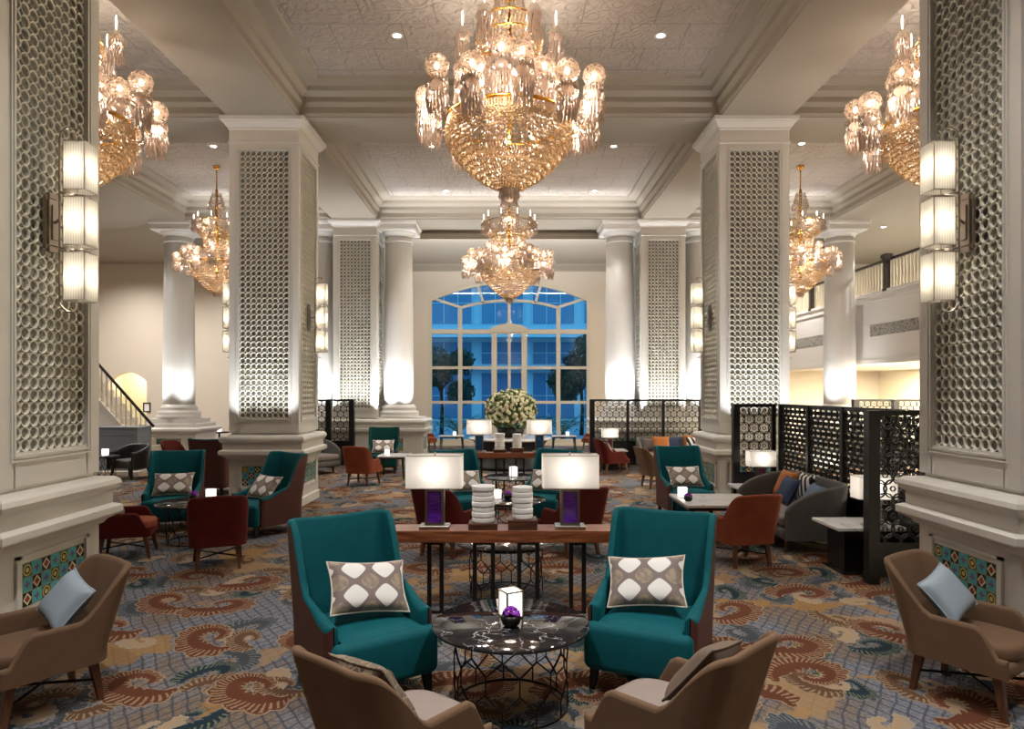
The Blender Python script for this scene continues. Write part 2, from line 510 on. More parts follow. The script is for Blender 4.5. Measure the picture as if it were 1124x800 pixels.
M = {}
M['carpet'] = carpet()
M['ceil'] = ceiling_mat()
M['beam'] = mat('taupe_plaster', '9b9182', .65, bump=(30, .03))
M['wall'] = mat('cream_wall_paint', 'd3c7b7', .7, bump=(40, .03))
M['pillar'] = mat('ivory_lacquer', 'd4d0c8', .42, bump=(20, .02))
M['column'] = mat('white_column_lacquer', 'd9d5cf', .38)
M['lattice'] = mat('ivory_lattice_lacquer', 'dcd8ca', .4)
M['backing'] = mat('grey_panel_backing', '969489', .45, metal=.15)
M['recess'] = mat('shadow_gap', '6b675f', .6)
M['tile'] = tiles_mat()
M['teal'] = mat('teal_velvet', '04525a', .75, sheen=.5, sheen_tint='2aa3a8', spec=.2, vary=.22)
M['green'] = mat('dark_green_velvet', '07403d', .8, sheen=.35, sheen_tint='1d6b66', spec=.2, vary=.2)
M['maroon'] = mat('chestnut_leather', '55302a', .5, spec=.35, vary=.12)
M['brown'] = mat('taupe_brown_velvet', '6b5340', .75, sheen=.5, sheen_tint='a9917a', spec=.2, vary=.18)
M['brown_sheen'] = mat('brown_velvet_sheen', '8f827b', .8, sheen=.5, sheen_tint='c0aca6', spec=.2, vary=.1)  # same velvet as brown; its pale sheen is put into the colour
M['rust'] = mat('rust_velvet', '84422a', .75, sheen=.5, sheen_tint='b8694a', spec=.2, vary=.22)
M['wine'] = mat('dark_red_velvet', '561a14', .75, sheen=.4, sheen_tint='a03a2a', spec=.2, vary=.22)
M['grey'] = mat('grey_wool', '5d5b57', .85, sheen=.2, vary=.1)
M['greyseat'] = mat('mauve_grey_seat', '7c706b', .85, sheen=.2, vary=.1)
M['black'] = mat('black_lacquer', '0d0b0b', .35)
M['blackleather'] = mat('black_leather', '191615', .4)
M['iron'] = mat('dark_bronze_metal', '2b211b', .35, metal=.8)
M['legwood'] = wood('walnut_leg', '4a2c1c', '6b4028', .4, 1, 2)
M['console'] = wood('rosewood_console', '5f2f1c', 'a4653f', .3, 1, 0)
M['block'] = wood('walnut_block', '3f2416', '6a3f28', .4, 1, 0)
M['hexc'] = hex_cushion('hexagon_print_fabric')
M['piping'] = mat('cream_piping', 'cfc6b8', .8)
M['bluec'] = mat('pale_blue_satin', '93a0ab', .5, sheen=.3, spec=.4)
M['brownc'] = mat('brown_cushion_satin', '6a5a4d', .6, sheen=.3)
M['brownp'] = relief_mat('brown_patterned_fabric', '6b5d50', '8a7a66')
M['orange'] = mat('orange_cushion', 'a8642c', .8, sheen=.2)
M['navy'] = mat('navy_cushion', '23324f', .8, sheen=.2, vary=.2)
M['denim'] = mat('denim_blue_cushion', '5b6c84', .8, sheen=.2, vary=.2)
M['stripe'] = stripes_mat('black_white_stripes', 'e2e0dc', '171717', 7)
M['bmarble'] = marble('black_marble', '0e0d10', 'b4b0b2', .04, 4.0, .0, .022, .05)
M['wmarble'] = marble('white_marble', 'e4e2e0', 'b0adac', .2, 2.5)
M['gold'] = mat('polished_gold', 'd9a54a', .2, metal=1.)
M['chrome'] = mat('aged_nickel', 'a79c90', .3, metal=1.)
M['nickel'] = mat('brushed_silver', 'b8b2ab', .3, metal=1.)
M['bowlx'] = crystal('amber_lit_crystal', 'f2d0a4', .90, .18)
M['dropx'] = crystal('clear_crystal_drops', 'f9e2d0', .70, .20)
M['globex'] = crystal('cut_crystal_globe', 'fbe6d6', .38, .16, 24, .5)
M['bulb'] = emit('warm_bulb', 'ffdfb8', 11)
M['candle'] = emit('white_candle_lamp', 'fff6ec', .9)
M['shade'] = shade_mat('white_linen_shade', 'f2efea')
M['pleat'] = shade_mat('pleated_organza_shade', 'bdb7aa', 330.)
M['purple'] = glass_core_mat('purple_art_glass', '481a86', '7434b6')
M['blueglass'] = glass_core_mat('blue_art_glass', '0f3158', '2b6ea5')
M['redglass'] = glass_core_mat('plum_art_glass', '4a2030', '7a3a50')
M['ceramic'] = mat('white_ceramic', 'f3f1ee', .35)
M['flowerp'] = mat('violet_petals', '8a1fb0', .6)
M['pane'] = pane_mat('window_glass', 'e8f2f8', .028)
M['lantern'] = pane_mat('lantern_glass', 'ffffff', .12)
M['winframe'] = mat('ivory_window_paint', 'cfc4b0', .5)
M['steel'] = mat('white_downlight_trim', 'd8d4cc', .4)
M['dl'] = emit('downlight_lens', 'fff2dc', 30)
M['greywall'] = mat('blue_grey_panel', '7c8289', .5)
M['rail'] = mat('dark_handrail', '2c211a', .4)
M['balus'] = mat('cream_baluster', 'd3c6ac', .5)
M['frieze'] = relief_mat('pierced_frieze', 'a7a39a', '5a5751')
M['warmwall'] = mat('warm_yellow_wall', 'f0ead2', .7)
M['leafd'] = mat('dark_leaf', '24402c', .7)
M['leafp'] = mat('palm_leaf', '2f5a36', .6)
M['leafm'] = mat('green_leaf', '66783f', .6)
M['bark'] = mat('bark', '3a2f27', .9)
M['petal'] = mat('cream_petals', 'dfdcb6', .7)
M['petal2'] = mat('blush_petals', 'c9a79a', .7)
M['facade'] = mat('pale_facade', 'c3ced6', .6)
M['facglass'] = mat('facade_glass', '57799a', .08, spec=.8)
M['pave'] = mat('outdoor_paving', '8d98a3', .6)
# ------------------------------------------------------------------ setting
def struct(name, mb, m, label, cat, parent=None, loc=None):
    o = mb.obj(name, m, parent, loc)
    if parent is None: tag(o, label, cat, None, 'structure')
    return o

YF, YB = -4.0, 24.0            # front (behind the viewer) and back wall
XL, XR = -15.5, 13.0
ZS, ZC = 6.39, 6.88            # beam soffit, coffer ceiling
PX, PW = 4.02, 1.14            # pillar row and pillar width
PY = (5.17, 11.75, 18.35)
CXX = 8.9

struct('floor', MB().box(XL, XR, YF, YB, -.1, 0), M['carpet'], 'patterned carpet of scrolling leaves covering the whole lounge floor', 'floor')

# ceiling: one coffered slab with beams below it
mb = MB().box(XL - .2, XR + .2, YF - .2, 18.95, ZC, ZC + .15)
struct('ceiling', mb, M['ceil'], 'embossed tile ceiling of the coffers between the beams', 'ceiling')
mb = MB().box(XL - .2, XR + .2, 18.9, YB + .2, ZS, ZS + .2)
struct('ceiling_window_bay', mb, M['beam'], 'plain lower ceiling above the bay in front of the tall window', 'ceiling')

def beam(name, x0, x1, y0, y1, label):
    struct(name, MB().box(x0, x1, y0, y1, ZS, ZC), M['beam'], label, 'beam')
hw = PW / 2
beam('beam_left', -PX - hw, -PX + hw, YF, 18.92, 'long plaster beam over the left row of square pillars')
beam('beam_right', PX - hw, PX + hw, YF, 18.92, 'long plaster beam over the right row of square pillars')
beam('beam_outer_left', -CXX - .45, -CXX + .45, YF, 18.92, 'long beam over the round column at the left aisle')
beam('beam_outer_right', CXX - .45, CXX + .45, YF, 18.92, 'long beam over the round column at the right balcony')
for nm, y, w in (('near', PY[0], 'nearest pillars'), ('middle', PY[1], 'middle pillars'), ('far', PY[2], 'farthest pillars before the window')):
    mb = MB()
    for a, c in ((-CXX + .45, -PX - hw), (-PX + hw, PX - hw), (PX + hw, CXX - .45)):
        mb.box(a, c, y - hw, y + hw, ZS + .001, ZC)
    struct('beam_' + nm, mb, M['beam'], 'cross beam joining the ' + w, 'beam')
beam('ceiling_aisle_left', XL, -CXX - .45, YF, 18.92, 'lowered plain ceiling along the far left wall')
beam('ceiling_balcony_right', CXX + .45, XR, YF, 18.92, 'lowered plain ceiling above the right balcony')

# crown mouldings round every coffer
prof = [(0, ZS + .02), (-.03, ZS + .06), (-.03, ZS + .16), (-.09, ZS + .22), (-.09, ZS + .30), (-.19, ZS + .36), (-.21, ZS + .43), (-.42, ZS + .445), (-.45, ZC + .01)]
n = 1
ys = [(YF, PY[0] - hw), (PY[0] + hw, PY[1] - hw), (PY[1] + hw, PY[2] - hw)]
xs = [(-CXX + .45, -PX - hw, 'left aisle'), (-PX + hw, PX - hw, 'centre aisle'), (PX + hw, CXX - .45, 'right aisle')]
for (a, c), w in zip(ys, ('nearest', 'middle', 'farthest')):
    for x0, x1, wx in xs:
        struct('trim_%d' % n, MB().ring_profile(x0, x1, a, c, prof), M['beam'], 'stepped crown moulding round the %s coffer of the %s' % (w, wx), 'moulding'); n += 1
struct('trim_%d' % n, MB().ring_profile(-CXX - .45, CXX + .45, 18.92, YB, [(0, ZS - .26), (-.03, ZS - .22), (-.03, ZS - .1), (-.1, ZS - .04), (-.12, ZS + .01)]), M['beam'], 'thin crown moulding round the window bay', 'moulding'); n += 1

# ---- back wall with the tall arched window and an arched passage
WX = 2.86
def arc(x0, x1, zs, zt, k=18):
    """points of a segmental arch from (x1, zs) over zt to (x0, zs)"""
    h = zt - zs; c = (x1 - x0) / 2; r = (c * c + h * h) / (2 * h); zc = zt - r; a = math.asin(c / r); xm = (x0 + x1) / 2
    return [(xm + r * sin(a - 2 * a * i / k), zc + r * cos(a - 2 * a * i / k)) for i in range(k + 1)]
win = [(-WX, .1), (WX, .1)] + arc(-WX, WX, 5.22, 5.86)
pas = [(-14.1, .02), (-12.75, .02)] + arc(-14.1, -12.75, 2.25, 2.58, 10)
slot1 = [(-6.38, .6), (-6.14, .6), (-6.14, 4.2), (-6.38, 4.2)]
slot2 = [(6.14, .6), (6.38, .6), (6.38, 4.2), (6.14, 4.2)]
outer = [(XL, 0), (XR, 0), (XR, ZS), (XL, ZS)]
struct('wall_back', MB().plate(outer, [win, pas, slot1, slot2], YB, YB + .3), M['wall'], 'cream back wall around the tall arched window', 'wall')
struct('wall_left', MB().box(XL - .2, XL, YF, YB, 0, ZC), M['wall'], 'cream side wall at the far left', 'wall')
struct('wall_right', MB().box(XR, XR + .2, YF, YB, 0, ZC), M['warmwall'], 'pale yellow side wall behind the right balcony', 'wall')
struct('wall_front', MB().box(XL, XR, YF - .2, YF, 0, ZC), M['wall'], 'cream wall opposite the window', 'wall')
# niche behind the arch
mb = MB(); mb.box(-14.6, -12.3, YB + 1.6, YB + 1.7, 0, 3); mb.box(-14.6, -14.5, YB + .3, YB + 1.7, 0, 3); mb.box(-12.4, -12.3, YB + .3, YB + 1.7, 0, 3)
mb.box(-14.6, -12.3, YB + .3, YB + 1.7, 2.9, 3); mb.box(-14.6, -12.3, YB + .3, YB + 1.7, -.05, .02)
struct('wall_passage', mb, M['warmwall'], 'warm lit passage behind the small arch beside the stairs', 'wall')

# window_1 : frame, mullions, panes
w1 = thing('window_1', 'tall arched window with ivory glazing bars in the back wall', 'window', (0, YB, 0), 0, None, 'structure')
def inset(pts, d):
    cx = 0; cz = 2.7
    return [(x - d * (1 if x > 0 else -1) if abs(x) > .01 else x, z - (d if z > cz else -d)) for x, z in pts]
MB().plate(win, [inset(win, .13)], .02, .2).obj('frame', M['winframe'], w1)
def bars(lst, t=.055, y0=.05, y1=.15):
    b = MB()
    for pts in lst:
        for (xa, za), (xb, zb) in zip(pts[:-1], pts[1:]):
            d = Vector((xb - xa, zb - za)); L = d.length; d /= L; nn = Vector((-d.y, d.x)) * t / 2; e = d * .004
            q = [(xa - e.x + nn.x, za - e.y + nn.y), (xb + e.x + nn.x, zb + e.y + nn.y), (xb + e.x - nn.x, zb + e.y - nn.y), (xa - e.x - nn.x, za - e.y - nn.y)]
            b.plate(q, [], y0, y1)
    return b
zt = 4.02
inner_arc = arc(-1.73, 1.73, 4.86, 5.12, 14)
hbars = [[(-WX, z), (WX, z)] for z in (2.75, 1.53)]
bars(hbars, .10, .056, .144).obj('transom_bar', M['winframe'], w1)
bars([[(-WX, zt), (WX, zt)]], .16, .03, .17).obj('main_transom', M['winframe'], w1)
for x in (-1.73, 1.73): bars([[(x, .1), (x, 4.88)]], .14, .038, .162).obj('mullion', M['winframe'], w1)
bars([[(0, .1), (0, 5.1)]], .10, .046, .154).obj('mullion', M['winframe'], w1)
for x in (-.53, .53): bars([[(x, .1), (x, 3.98)]], .19, .01, .19).obj('door_post', M['winframe'], w1)
MB().plate([(-.64, 4.0), (.64, 4.0)] + arc(-.64, .64, 4.14, 4.30, 10), [], .0, .2).obj('arched_door_head', M['winframe'], w1)
bars([inner_arc], .09).obj('arched_bar', M['winframe'], w1)
for s in (-1, 1):
    bars([[(s * 1.73, 4.88), (s * 2.82, 5.24)]], .09).obj('radial_bar', M['winframe'], w1)
    bars([[(s * .92, 5.04), (s * 1.14, 5.76)]], .09).obj('radial_bar', M['winframe'], w1)
MB().plate(inset(win, .05), [], .095, .105).obj('glass_pane', M['pane'], w1)
for nm, sl, side in (('window_2', slot1, 'left'), ('window_3', slot2, 'right')):
    w = thing(nm, 'narrow dark slot window in the back wall at the %s of the columns' % side, 'window', ((sl[0][0] + sl[1][0]) / 2, YB, 0), 0, None, 'structure')
    MB().plate([(x - w.location.x, z) for x, z in sl], [[(-.09, .64), (.09, .64), (.09, 4.16), (-.09, 4.16)]], .02, .2).obj('frame', M['rail'], w)
    MB().box(-.09, .09, .1, .11, .64, 4.16).obj('glass_pane', M['pane'], w)
struct('baseboard_back', MB().box(XL, -2.95, YB - .03, YB, 0, .18).box(2.95, XR, YB - .03, YB, 0, .18), M['wall'], 'cream skirting board along the back wall', 'baseboard')

# ---- lattice panel: rings in a square grid, one shared mesh
def ring_lattice(nx, nz, p, ro, ri, th, seg=14):
    b = MB()
    for i in range(nx):
        for k in range(nz):
            cx = (i - (nx - 1) / 2) * p; cz = (k + .5) * p
            vs = []
            for r, y in ((ro, 0), (ri, .004), (ri, th), (ro, th)):
                for s in range(seg):
                    a = 2 * pi * s / seg
                    vs.append((cx + r * cos(a), y, cz + r * sin(a)))
            fs = []
            for q in ((0, 1), (1, 2), (3, 0)):
                for s in range(seg):
                    t = (s + 1) % seg
                    fs.append((q[0] * seg + s, q[0] * seg + t, q[1] * seg + t, q[1] * seg + s))
            b.add(vs, fs, 0, False)
    return b
LP0, LP1 = 1.47, 5.86
LAT = ring_lattice(9, 49, .0895, .0468, .0368, .022).mesh('ring_lattice', M['lattice'])
TILE = MB().box(-.35, .35, 0, .012, 0, .31).mesh('tile_panel', M['tile'])
SUB = None

BASE = [(.02, 0), (.02, .13), (0, .15), (0, .79), (.025, .80), (.045, .83), (.10, .86), (.125, .875), (.13, .885), (.13, .935), (.115, .945), (.075, .96), (.075, 1.06), (.085, 1.065),
        (.115, 1.09), (.125, 1.125), (.115, 1.16), (.085, 1.185), (.03, 1.19), (-.03, 1.20), (-.03, 1.23)]
CAP = [(0, 5.96), (.015, 5.97), (.015, 6.0), (0, 6.01), (0, 6.19), (.015, 6.20), (.015, 6.225), (.035, 6.235), (.06, 6.27), (.085, 6.30), (.09, 6.32), (.115, 6.325), (.12, 6.385)]

def pillar(x, y, label, faces, px0=None, px1=None, tiles=None):
    t = thing('pillar', label, 'pillar', (x, y, 0), 0, 'square pillars with ring lattice', 'structure')
    h = PW / 2
    a, c = (px0 if px0 is not None else -h), (px1 if px1 is not None else h)
    MB().ring_profile(a, c, -h, h, BASE, 0, True).obj('plinth', M['pillar'], t)
    b = MB(); w = .165
    for sx in (-1, 1):
        for sy in (-1, 1):
            b.box(min(sx * h, sx * (h - w)), max(sx * h, sx * (h - w)), min(sy * h, sy * (h - w)), max(sy * h, sy * (h - w)), 1.23, 5.97)
    for z0, z1 in ((1.23, LP0), (LP1, 5.97)):
        b.box(-h + w - .01, h - w + .01, -h, h, z0, z1); b.box(-h, h, -h + w - .01, h - w + .01, z0, z1)
    b.obj('shaft', M['pillar'], t)
    MB().box(-h + .075, h - .075, -h + .075, h - .075, LP0 - .01, LP1 + .01).obj('backing', M['backing'], t)
    MB().ring_profile(-h, h, -h, h, CAP, 0, True).obj('capital', M['pillar'], t)
    rot = {'f': (0, 0), 'r': (pi / 2, 1), 'l': (-pi / 2, 2), 'b': (pi, 3)}
    for f in faces:
        an = rot[f][0]
        R = Matrix.Rotation(an, 4, 'Z')
        pos = R @ Vector((0, -h + .022, LP0))
        obm('lattice_panel', LAT, t, pos, (0, 0, an))
        q = MB()                                            # thin raised moulding round the panel
        for k, tt in ((.035, .012), (.0, .018)):
            x0, x1, z0, z1 = -.405 - k, .405 + k, LP0 - k - .02, LP1 + k
            q.box(x0 - tt, x0, -.012, .004, z0 - tt, z1 + tt); q.box(x1, x1 + tt, -.012, .004, z0 - tt, z1 + tt)
            q.box(x0, x1, -.012, .004, z0 - tt, z0); q.box(x0, x1, -.012, .004, z1, z1 + tt)
        q.obj('panel_moulding', M['pillar'], t, R @ Vector((0, -h, 0)), an)
        # tile field in the die of the plinth
        for off in (tiles or {}).get(f, [0.]):
            ext = {'f': h, 'r': c, 'l': -a, 'b': h}[f]
            tp = R @ Vector((off, -ext - .012, .37))
            obm('tile_panel', TILE, t, tp, (0, 0, an))
            q = MB()
            for tt, y0 in ((.045, -.022),):
                q.box(-.41, -.41 + tt, y0, 0, .31, .74); q.box(.41 - tt, .41, y0, 0, .31, .74); q.box(-.41, .41, y0, 0, .31 - .0, .31 + .02); q.box(-.41, .41, y0, 0, .72, .74)
            q.obj('tile_frame', M['pillar'], t, R @ Vector((off, -ext, 0)), an)
    return t
pillar(-PX, PY[0], 'nearest square pillar at the left edge, ring lattice and tiled plinth', 'fr')
pillar(PX, PY[0], 'nearest square pillar at the right edge, ring lattice and tiled plinth', 'fl')
pillar(-PX, PY[1], 'middle square pillar on the left with a sconce on each side', 'frl')
pillar(PX, PY[1], 'middle square pillar on the right, rising behind the black screen booth', 'frl')
pillar(-PX, PY[2], 'farthest square pillar left of the window between two round columns', 'frl', -1.75, 1.75, {'f': [-1.0, 0.9], 'r': [0], 'l': []})
pillar(PX, PY[2], 'farthest square pillar right of the window between two round columns', 'frl', -1.75, 1.75, {'f': [-1.0, 0.9], 'r': [], 'l': [0]})

def column(x, label, plinth):
    t = thing('column', label, 'column', (x, PY[2] + .05, 0), 0, 'round white columns', 'structure')
    z0 = 1.19
    if plinth:
        MB().ring_profile(-.72, .72, -.62, .62, BASE[:12] + [(.0, .97), (.0, 1.06), (-.1, 1.07), (-.1, 1.19)], 0, True).obj('plinth', M['column'], t)
        obm('tile_panel', TILE, t, (0, -.632, .37))
    r = .40
    pr = [(.55, 0), (.55, .09), (.53, .10), (.545, .14), (.53, .19), (.47, .21), (.46, .25), (.475, .28), (.46, .31), (.43, .33), (r + .005, .38)]
    MB().lathe(pr, 40).obj('base', M['column'], t, (0, 0, z0))
    MB().lathe([(r, 0), (r, 1.2), (.385, 2.6), (.355, 4.55)], 48).obj('shaft', M['column'], t, (0, 0, z0 + .37))
    pr = [(.355, 0), (.38, .01), (.38, .05), (.355, .06), (.355, .16), (.385, .165), (.385, .2), (.41, .22), (.46, .27), (.46, .29)]
    MB().lathe(pr, 40).obj('capital', M['column'], t, (0, 0, z0 + 4.68))
    MB().ring_profile(-.5, .5, -.5, .5, [(0, 0), (.02, .03), (.02, .16), (.05, .17), (.06, .24)], 0, True).obj('abacus', M['column'], t, (0, 0, z0 + 4.96))
    return t
column(-2.98, 'round column directly left of the tall window', False)
column(2.98, 'round column directly right of the tall window', False)
column(-5.1, 'round column on the outer side of the farthest left pillar', False)
column(5.1, 'round column on the outer side of the farthest right pillar', False)
column(-CXX, 'round column standing alone by the staircase', True)
column(CXX, 'round column standing alone in front of the balcony', True)

# ---- balcony
BX = 9.42
t = thing('balcony', 'white balcony front with a pierced frieze along the right side', 'balcony', (BX, 0, 0), 0, None, 'structure')
MB().box(0, XR - BX, 5.9, YB, 2.62, 2.95).box(0, .22, 5.9, YB, 2.95, 4.40).box(-.04, .26, 5.9, YB, 4.40, 4.47).box(-.03, 0, 5.9, YB, 4.22, 4.27).box(-.03, 0, 5.9, YB, 2.62, 2.74).obj('parapet', M['column'], t)
b = MB()
for y0, y1 in ((8.2, 11.6), (12.3, 15.4), (15.7, 17.8), (19.0, 23.4)): b.box(-.015, .0, y0, y1, 3.33, 3.62)
b.obj('frieze', M['frieze'], t)
t = thing('balcony_railing', 'cream balusters under a dark handrail along the right balcony', 'railing', (BX + .11, 0, 4.47), 0)
MB().box(-.04, .04, 6, YB - .02, .72, .78).obj('handrail', M['rail'], t)
bal = MB().lathe([(.022, 0), (.022, .06), (.014, .1), (.026, .28), (.016, .5), (.018, .72)], 8, cap=False).mesh('baluster', M['balus'])
y = 11.2; k = 0
while y < YB - .1 and k < 98:
    obm('baluster', bal, t, (0, y, 0)); y += .14; k += 1
for y in (12.75, 17.05, 21.3):
    b = MB().ring_profile(-.06, .06, -.06, .06, [(0, 0), (.015, 0), (.015, .06), (0, .08), (0, .76), (.03, .82), (.045, .84), (.045, .9), (.02, .93)], 0, True)
    b.obj('newel_post', M['rail'], t, (-.10, y, -.05))

# ---- staircase at the left
t = thing('staircase', 'staircase with dark handrail and cream balusters rising to the left', 'staircase', (-8.63, 16.5, 0), 0)
sl = 1.13
def rail_z(x): return 1.08 - x * sl
b = MB()
for i in range(15): b.box(-(i + 1) * .155, -i * .155, .06, 1.1, 0, .02 + (i + 1) * .175)
b.obj('step', M['wall'], t)
MB().plate([(0, 0), (0, .19), (-2.4, rail_z(-2.4) - .87), (-2.4, 0)], [], 0, .06).obj('stringer', M['wall'], t)
MB().plate([(.02, .17), (.02, .25), (-2.4, rail_z(-2.4) - .81), (-2.4, rail_z(-2.4) - .89)], [], -.02, .08).obj('curb', M['wall'], t)
MB().tube([(.02, .03, rail_z(.02)), (-2.4, .03, rail_z(-2.4))], .034, 8).obj('handrail', M['rail'], t)
for i in range(20):
    x = -.06 - i * .118
    obm('baluster', bal, t, (x, .03, rail_z(x) - .85)).scale = (1.0, 1.0, .84 / .72)
# low blue-grey panelled wall under the stair
b = MB().box(-3.1, -.02, -.62, -.5, 0, 1.06).box(-.14, -.02, -.5, .0, 0, 1.06).box(-3.1, .0, -.64, .0, 1.05, 1.08)
t2 = b.obj('panel_wall', M['greywall'], None, (-8.63, 16.5, 0)); tag(t2, 'low blue-grey panelled wall below the staircase handrail', 'panel', None, 'structure')
b = MB()
for a, c in ((-3.0, -2.1), (-2.0, -1.1), (-1.0, -.15)):
    for x0, x1, z0, z1 in ((a, a + .03, .15, .92), (c - .03, c, .15, .92), (a, c, .15, .18), (a, c, .89, .92)): b.box(x0, x1, -.635, -.62, z0, z1)
b.obj('panel_moulding', M['greywall'], t2)
tag(MB().box(-3.2, .15, -.9, -.64, 0, .07).box(.0, .15, -.64, .1, 0, .07).obj('trim_30', M['wall'], None, (-8.63, 16.5, 0)), 'pale stone step along the foot of the blue-grey panel', 'step', None, 'structure')
# small framed notice on the back wall
t = thing('framed_notice', 'small dark framed notice hung on the wall beside the stairs', 'picture', (px(161.5, YB), YB, 1.9 + (430 - 447) * YB / F))
MB().plate([(-.13, -.17), (.13, -.17), (.13, .17), (-.13, .17)], [[(-.09, -.13), (.09, -.13), (.09, .13), (-.09, .13)]], -.03, -.005).obj('picture_frame', M['rail'], t)
MB().box(-.09, .09, -.015, -.008, -.13, .13).obj('sheet', M['ceramic'], t)

# ---- recessed downlights in the ceiling (fixture + lamp)
DLM = None
LAMPS = []
def light(name, kind, loc, power, color, **k):
    l = bpy.data.lights.new(name, kind); l.energy = power; l.color = color
    for a, v in k.items(): setattr(l, a, v)
    o = bpy.data.objects.new(name, l); COL.objects.link(o); o.location = loc
    return o
def aim(o, target):
    o.rotation_euler = (Vector(target) - o.location).to_track_quat('-Z', 'Y').to_euler()
    return o
WARM, SOFT, COOL = (1.0, .89, .78), (1.0, .965, .92), (.93, .96, 1.0)
tr_me = MB().lathe([(.05, 0), (.062, -.006), (.085, -.006), (.09, 0)], 20, cap=False).mesh('trim_ring', M['steel'])
le_me = MB().lathe([(.05, -.001), (.001, -.001)], 20, cap=False).mesh('lens', M['dl'])
def downlight(x, y, z, where, power=170):
    t = thing('ceiling_downlight', 'small recessed downlight ' + where, 'downlight', (x, y, z), 0, 'recessed downlights in the ceiling')
    obm('trim_ring', tr_me, t); obm('lens', le_me, t)
    o = light('downlight_and_fill', 'SPOT', (x, y, z - .02), power, SOFT, spot_size=radians(95), spot_blend=.8, shadow_soft_size=.06)
for x, sx in ((-1.57, 'left'), (2.12, 'right')):
    for y, w in ((9.55, 'beside the big centre chandelier'), (13.85, 'beyond the big centre chandelier'), (16.95, 'near the far cross beam')):
        downlight(x, y, ZC, '%s, to the %s' % (w, sx))
downlight(-6.0, 13.85, ZC, 'in the left aisle ceiling above the small chandelier'); downlight(5.87, 13.7, ZC, 'in the right aisle ceiling above the small chandelier')
downlight(10.2, 18.6, ZS, 'above the right balcony')
# ------------------------------------------------------------------ upholstered shells
def shell(w, yb, yf, rc, hf, z0, t, rake=.0, flare=.0, zr=.35, zi=None, nz=7, tf=None):
    """U-shaped upholstered wall: returns (outer face, inner face with the rounded rim). Front is -Y."""
    pts = []                                     # (x, y, nx, ny, thickness scale)
    n1 = 14
    for a in (90, 65, 35):
        pts.append((-w, yf - t / 2 * sin(radians(a)), -1, 0, max(.08, cos(radians(a)))))
    for i in range(n1): pts.append((-w, yf + (yb - rc - yf) * i / n1, -1, 0, 1))
    na = 9
    for i in range(na + 1):
        a = pi - (pi / 2) * i / na
        pts.append((-w + rc + rc * cos(a), yb - rc + rc * sin(a), cos(a), sin(a), 1))
    nb = 5
    for i in range(1, nb):
        pts.append((-w + rc + (2 * w - 2 * rc) * i / nb, yb, 0, 1, 1))
    pts += [(-x, y, -nx, ny, s) for x, y, nx, ny, s in pts[:3 + n1 + na + 1]][::-1]
    out, inn = MB(), MB()
    D = yb - yf
    vo, vi = [], []
    for x, y, nx, ny, s in pts:
        f = max(0., yb - y); h = hf(f, x)
        wgt = max(0., 1 - f / D) ** .8
        tq = t * (tf(f) if tf else 1.); tt = tq * s; cen = (t - tq) / 2
        def P(off, z):
            q = 1 + flare * (z - z0)
            return (x * q + nx * off, y + rake * max(0, z - zr) * wgt + ny * off, z)
        top = h - tt / 2
        co = [P(cen + tt / 2, z0 + (top - z0) * k / nz) for k in range(nz + 1)]
        arcp = [P(cen + tt / 2 * cos(a), top + tt / 2 * sin(a)) for a in (pi * .17, pi * .34, pi * .5, pi * .66, pi * .83)]
        zz = z0 if zi is None else zi
        ci = [P(cen - tt / 2, top + (zz - top) * k / nz) for k in range(nz + 1)]
        vo.append(co); vi.append([co[-1]] + arcp + ci)
    def grid(mb, rows):
        L = len(rows[0])
        fs = [(i * L + k, (i + 1) * L + k, (i + 1) * L + k + 1, i * L + k + 1) for i in range(len(rows) - 1) for k in range(L - 1)]
        mb.add([p for r in rows for p in r], fs, 0, True)
    grid(out, vo); grid(inn, vi)
    # bottom closing strip between the two faces
    for i in range(len(vo) - 1):
        out.add([vo[i][0], vo[i + 1][0], vi[i + 1][-1], vi[i][-1]], [(0, 1, 2, 3)])
    return out, inn

def sstep(x, a, b):
    t = max(0., min(1., (x - a) / (b - a))); return t * t * (3 - 2 * t)

def taper_leg(x0, y0, z0, x1, y1, r0, r1, m=0):
    return MB().add([(x0 + a * r0, y0 + b * r0, z0) for a, b in ((-1, -1), (1, -1), (1, 1), (-1, 1))] + [(x1 + a * r1, y1 + b * r1, 0) for a, b in ((-1, -1), (1, -1), (1, 1), (-1, 1))],
                    [(0, 1, 2, 3), (7, 6, 5, 4), (0, 4, 5, 1), (1, 5, 6, 2), (2, 6, 7, 3), (3, 7, 4, 0)])

def softmesh(b, name, m, lv=1):
    """round the mesh with one subdivision level, baked"""
    o = b.obj(name, m); md = o.modifiers.new('s', 'SUBSURF'); md.levels = md.render_levels = lv
    me = bpy.data.meshes.new_from_object(o.evaluated_get(bpy.context.evaluated_depsgraph_get()))
    me.name = name; old = o.data
    bpy.data.objects.remove(o); bpy.data.meshes.remove(old)
    return me

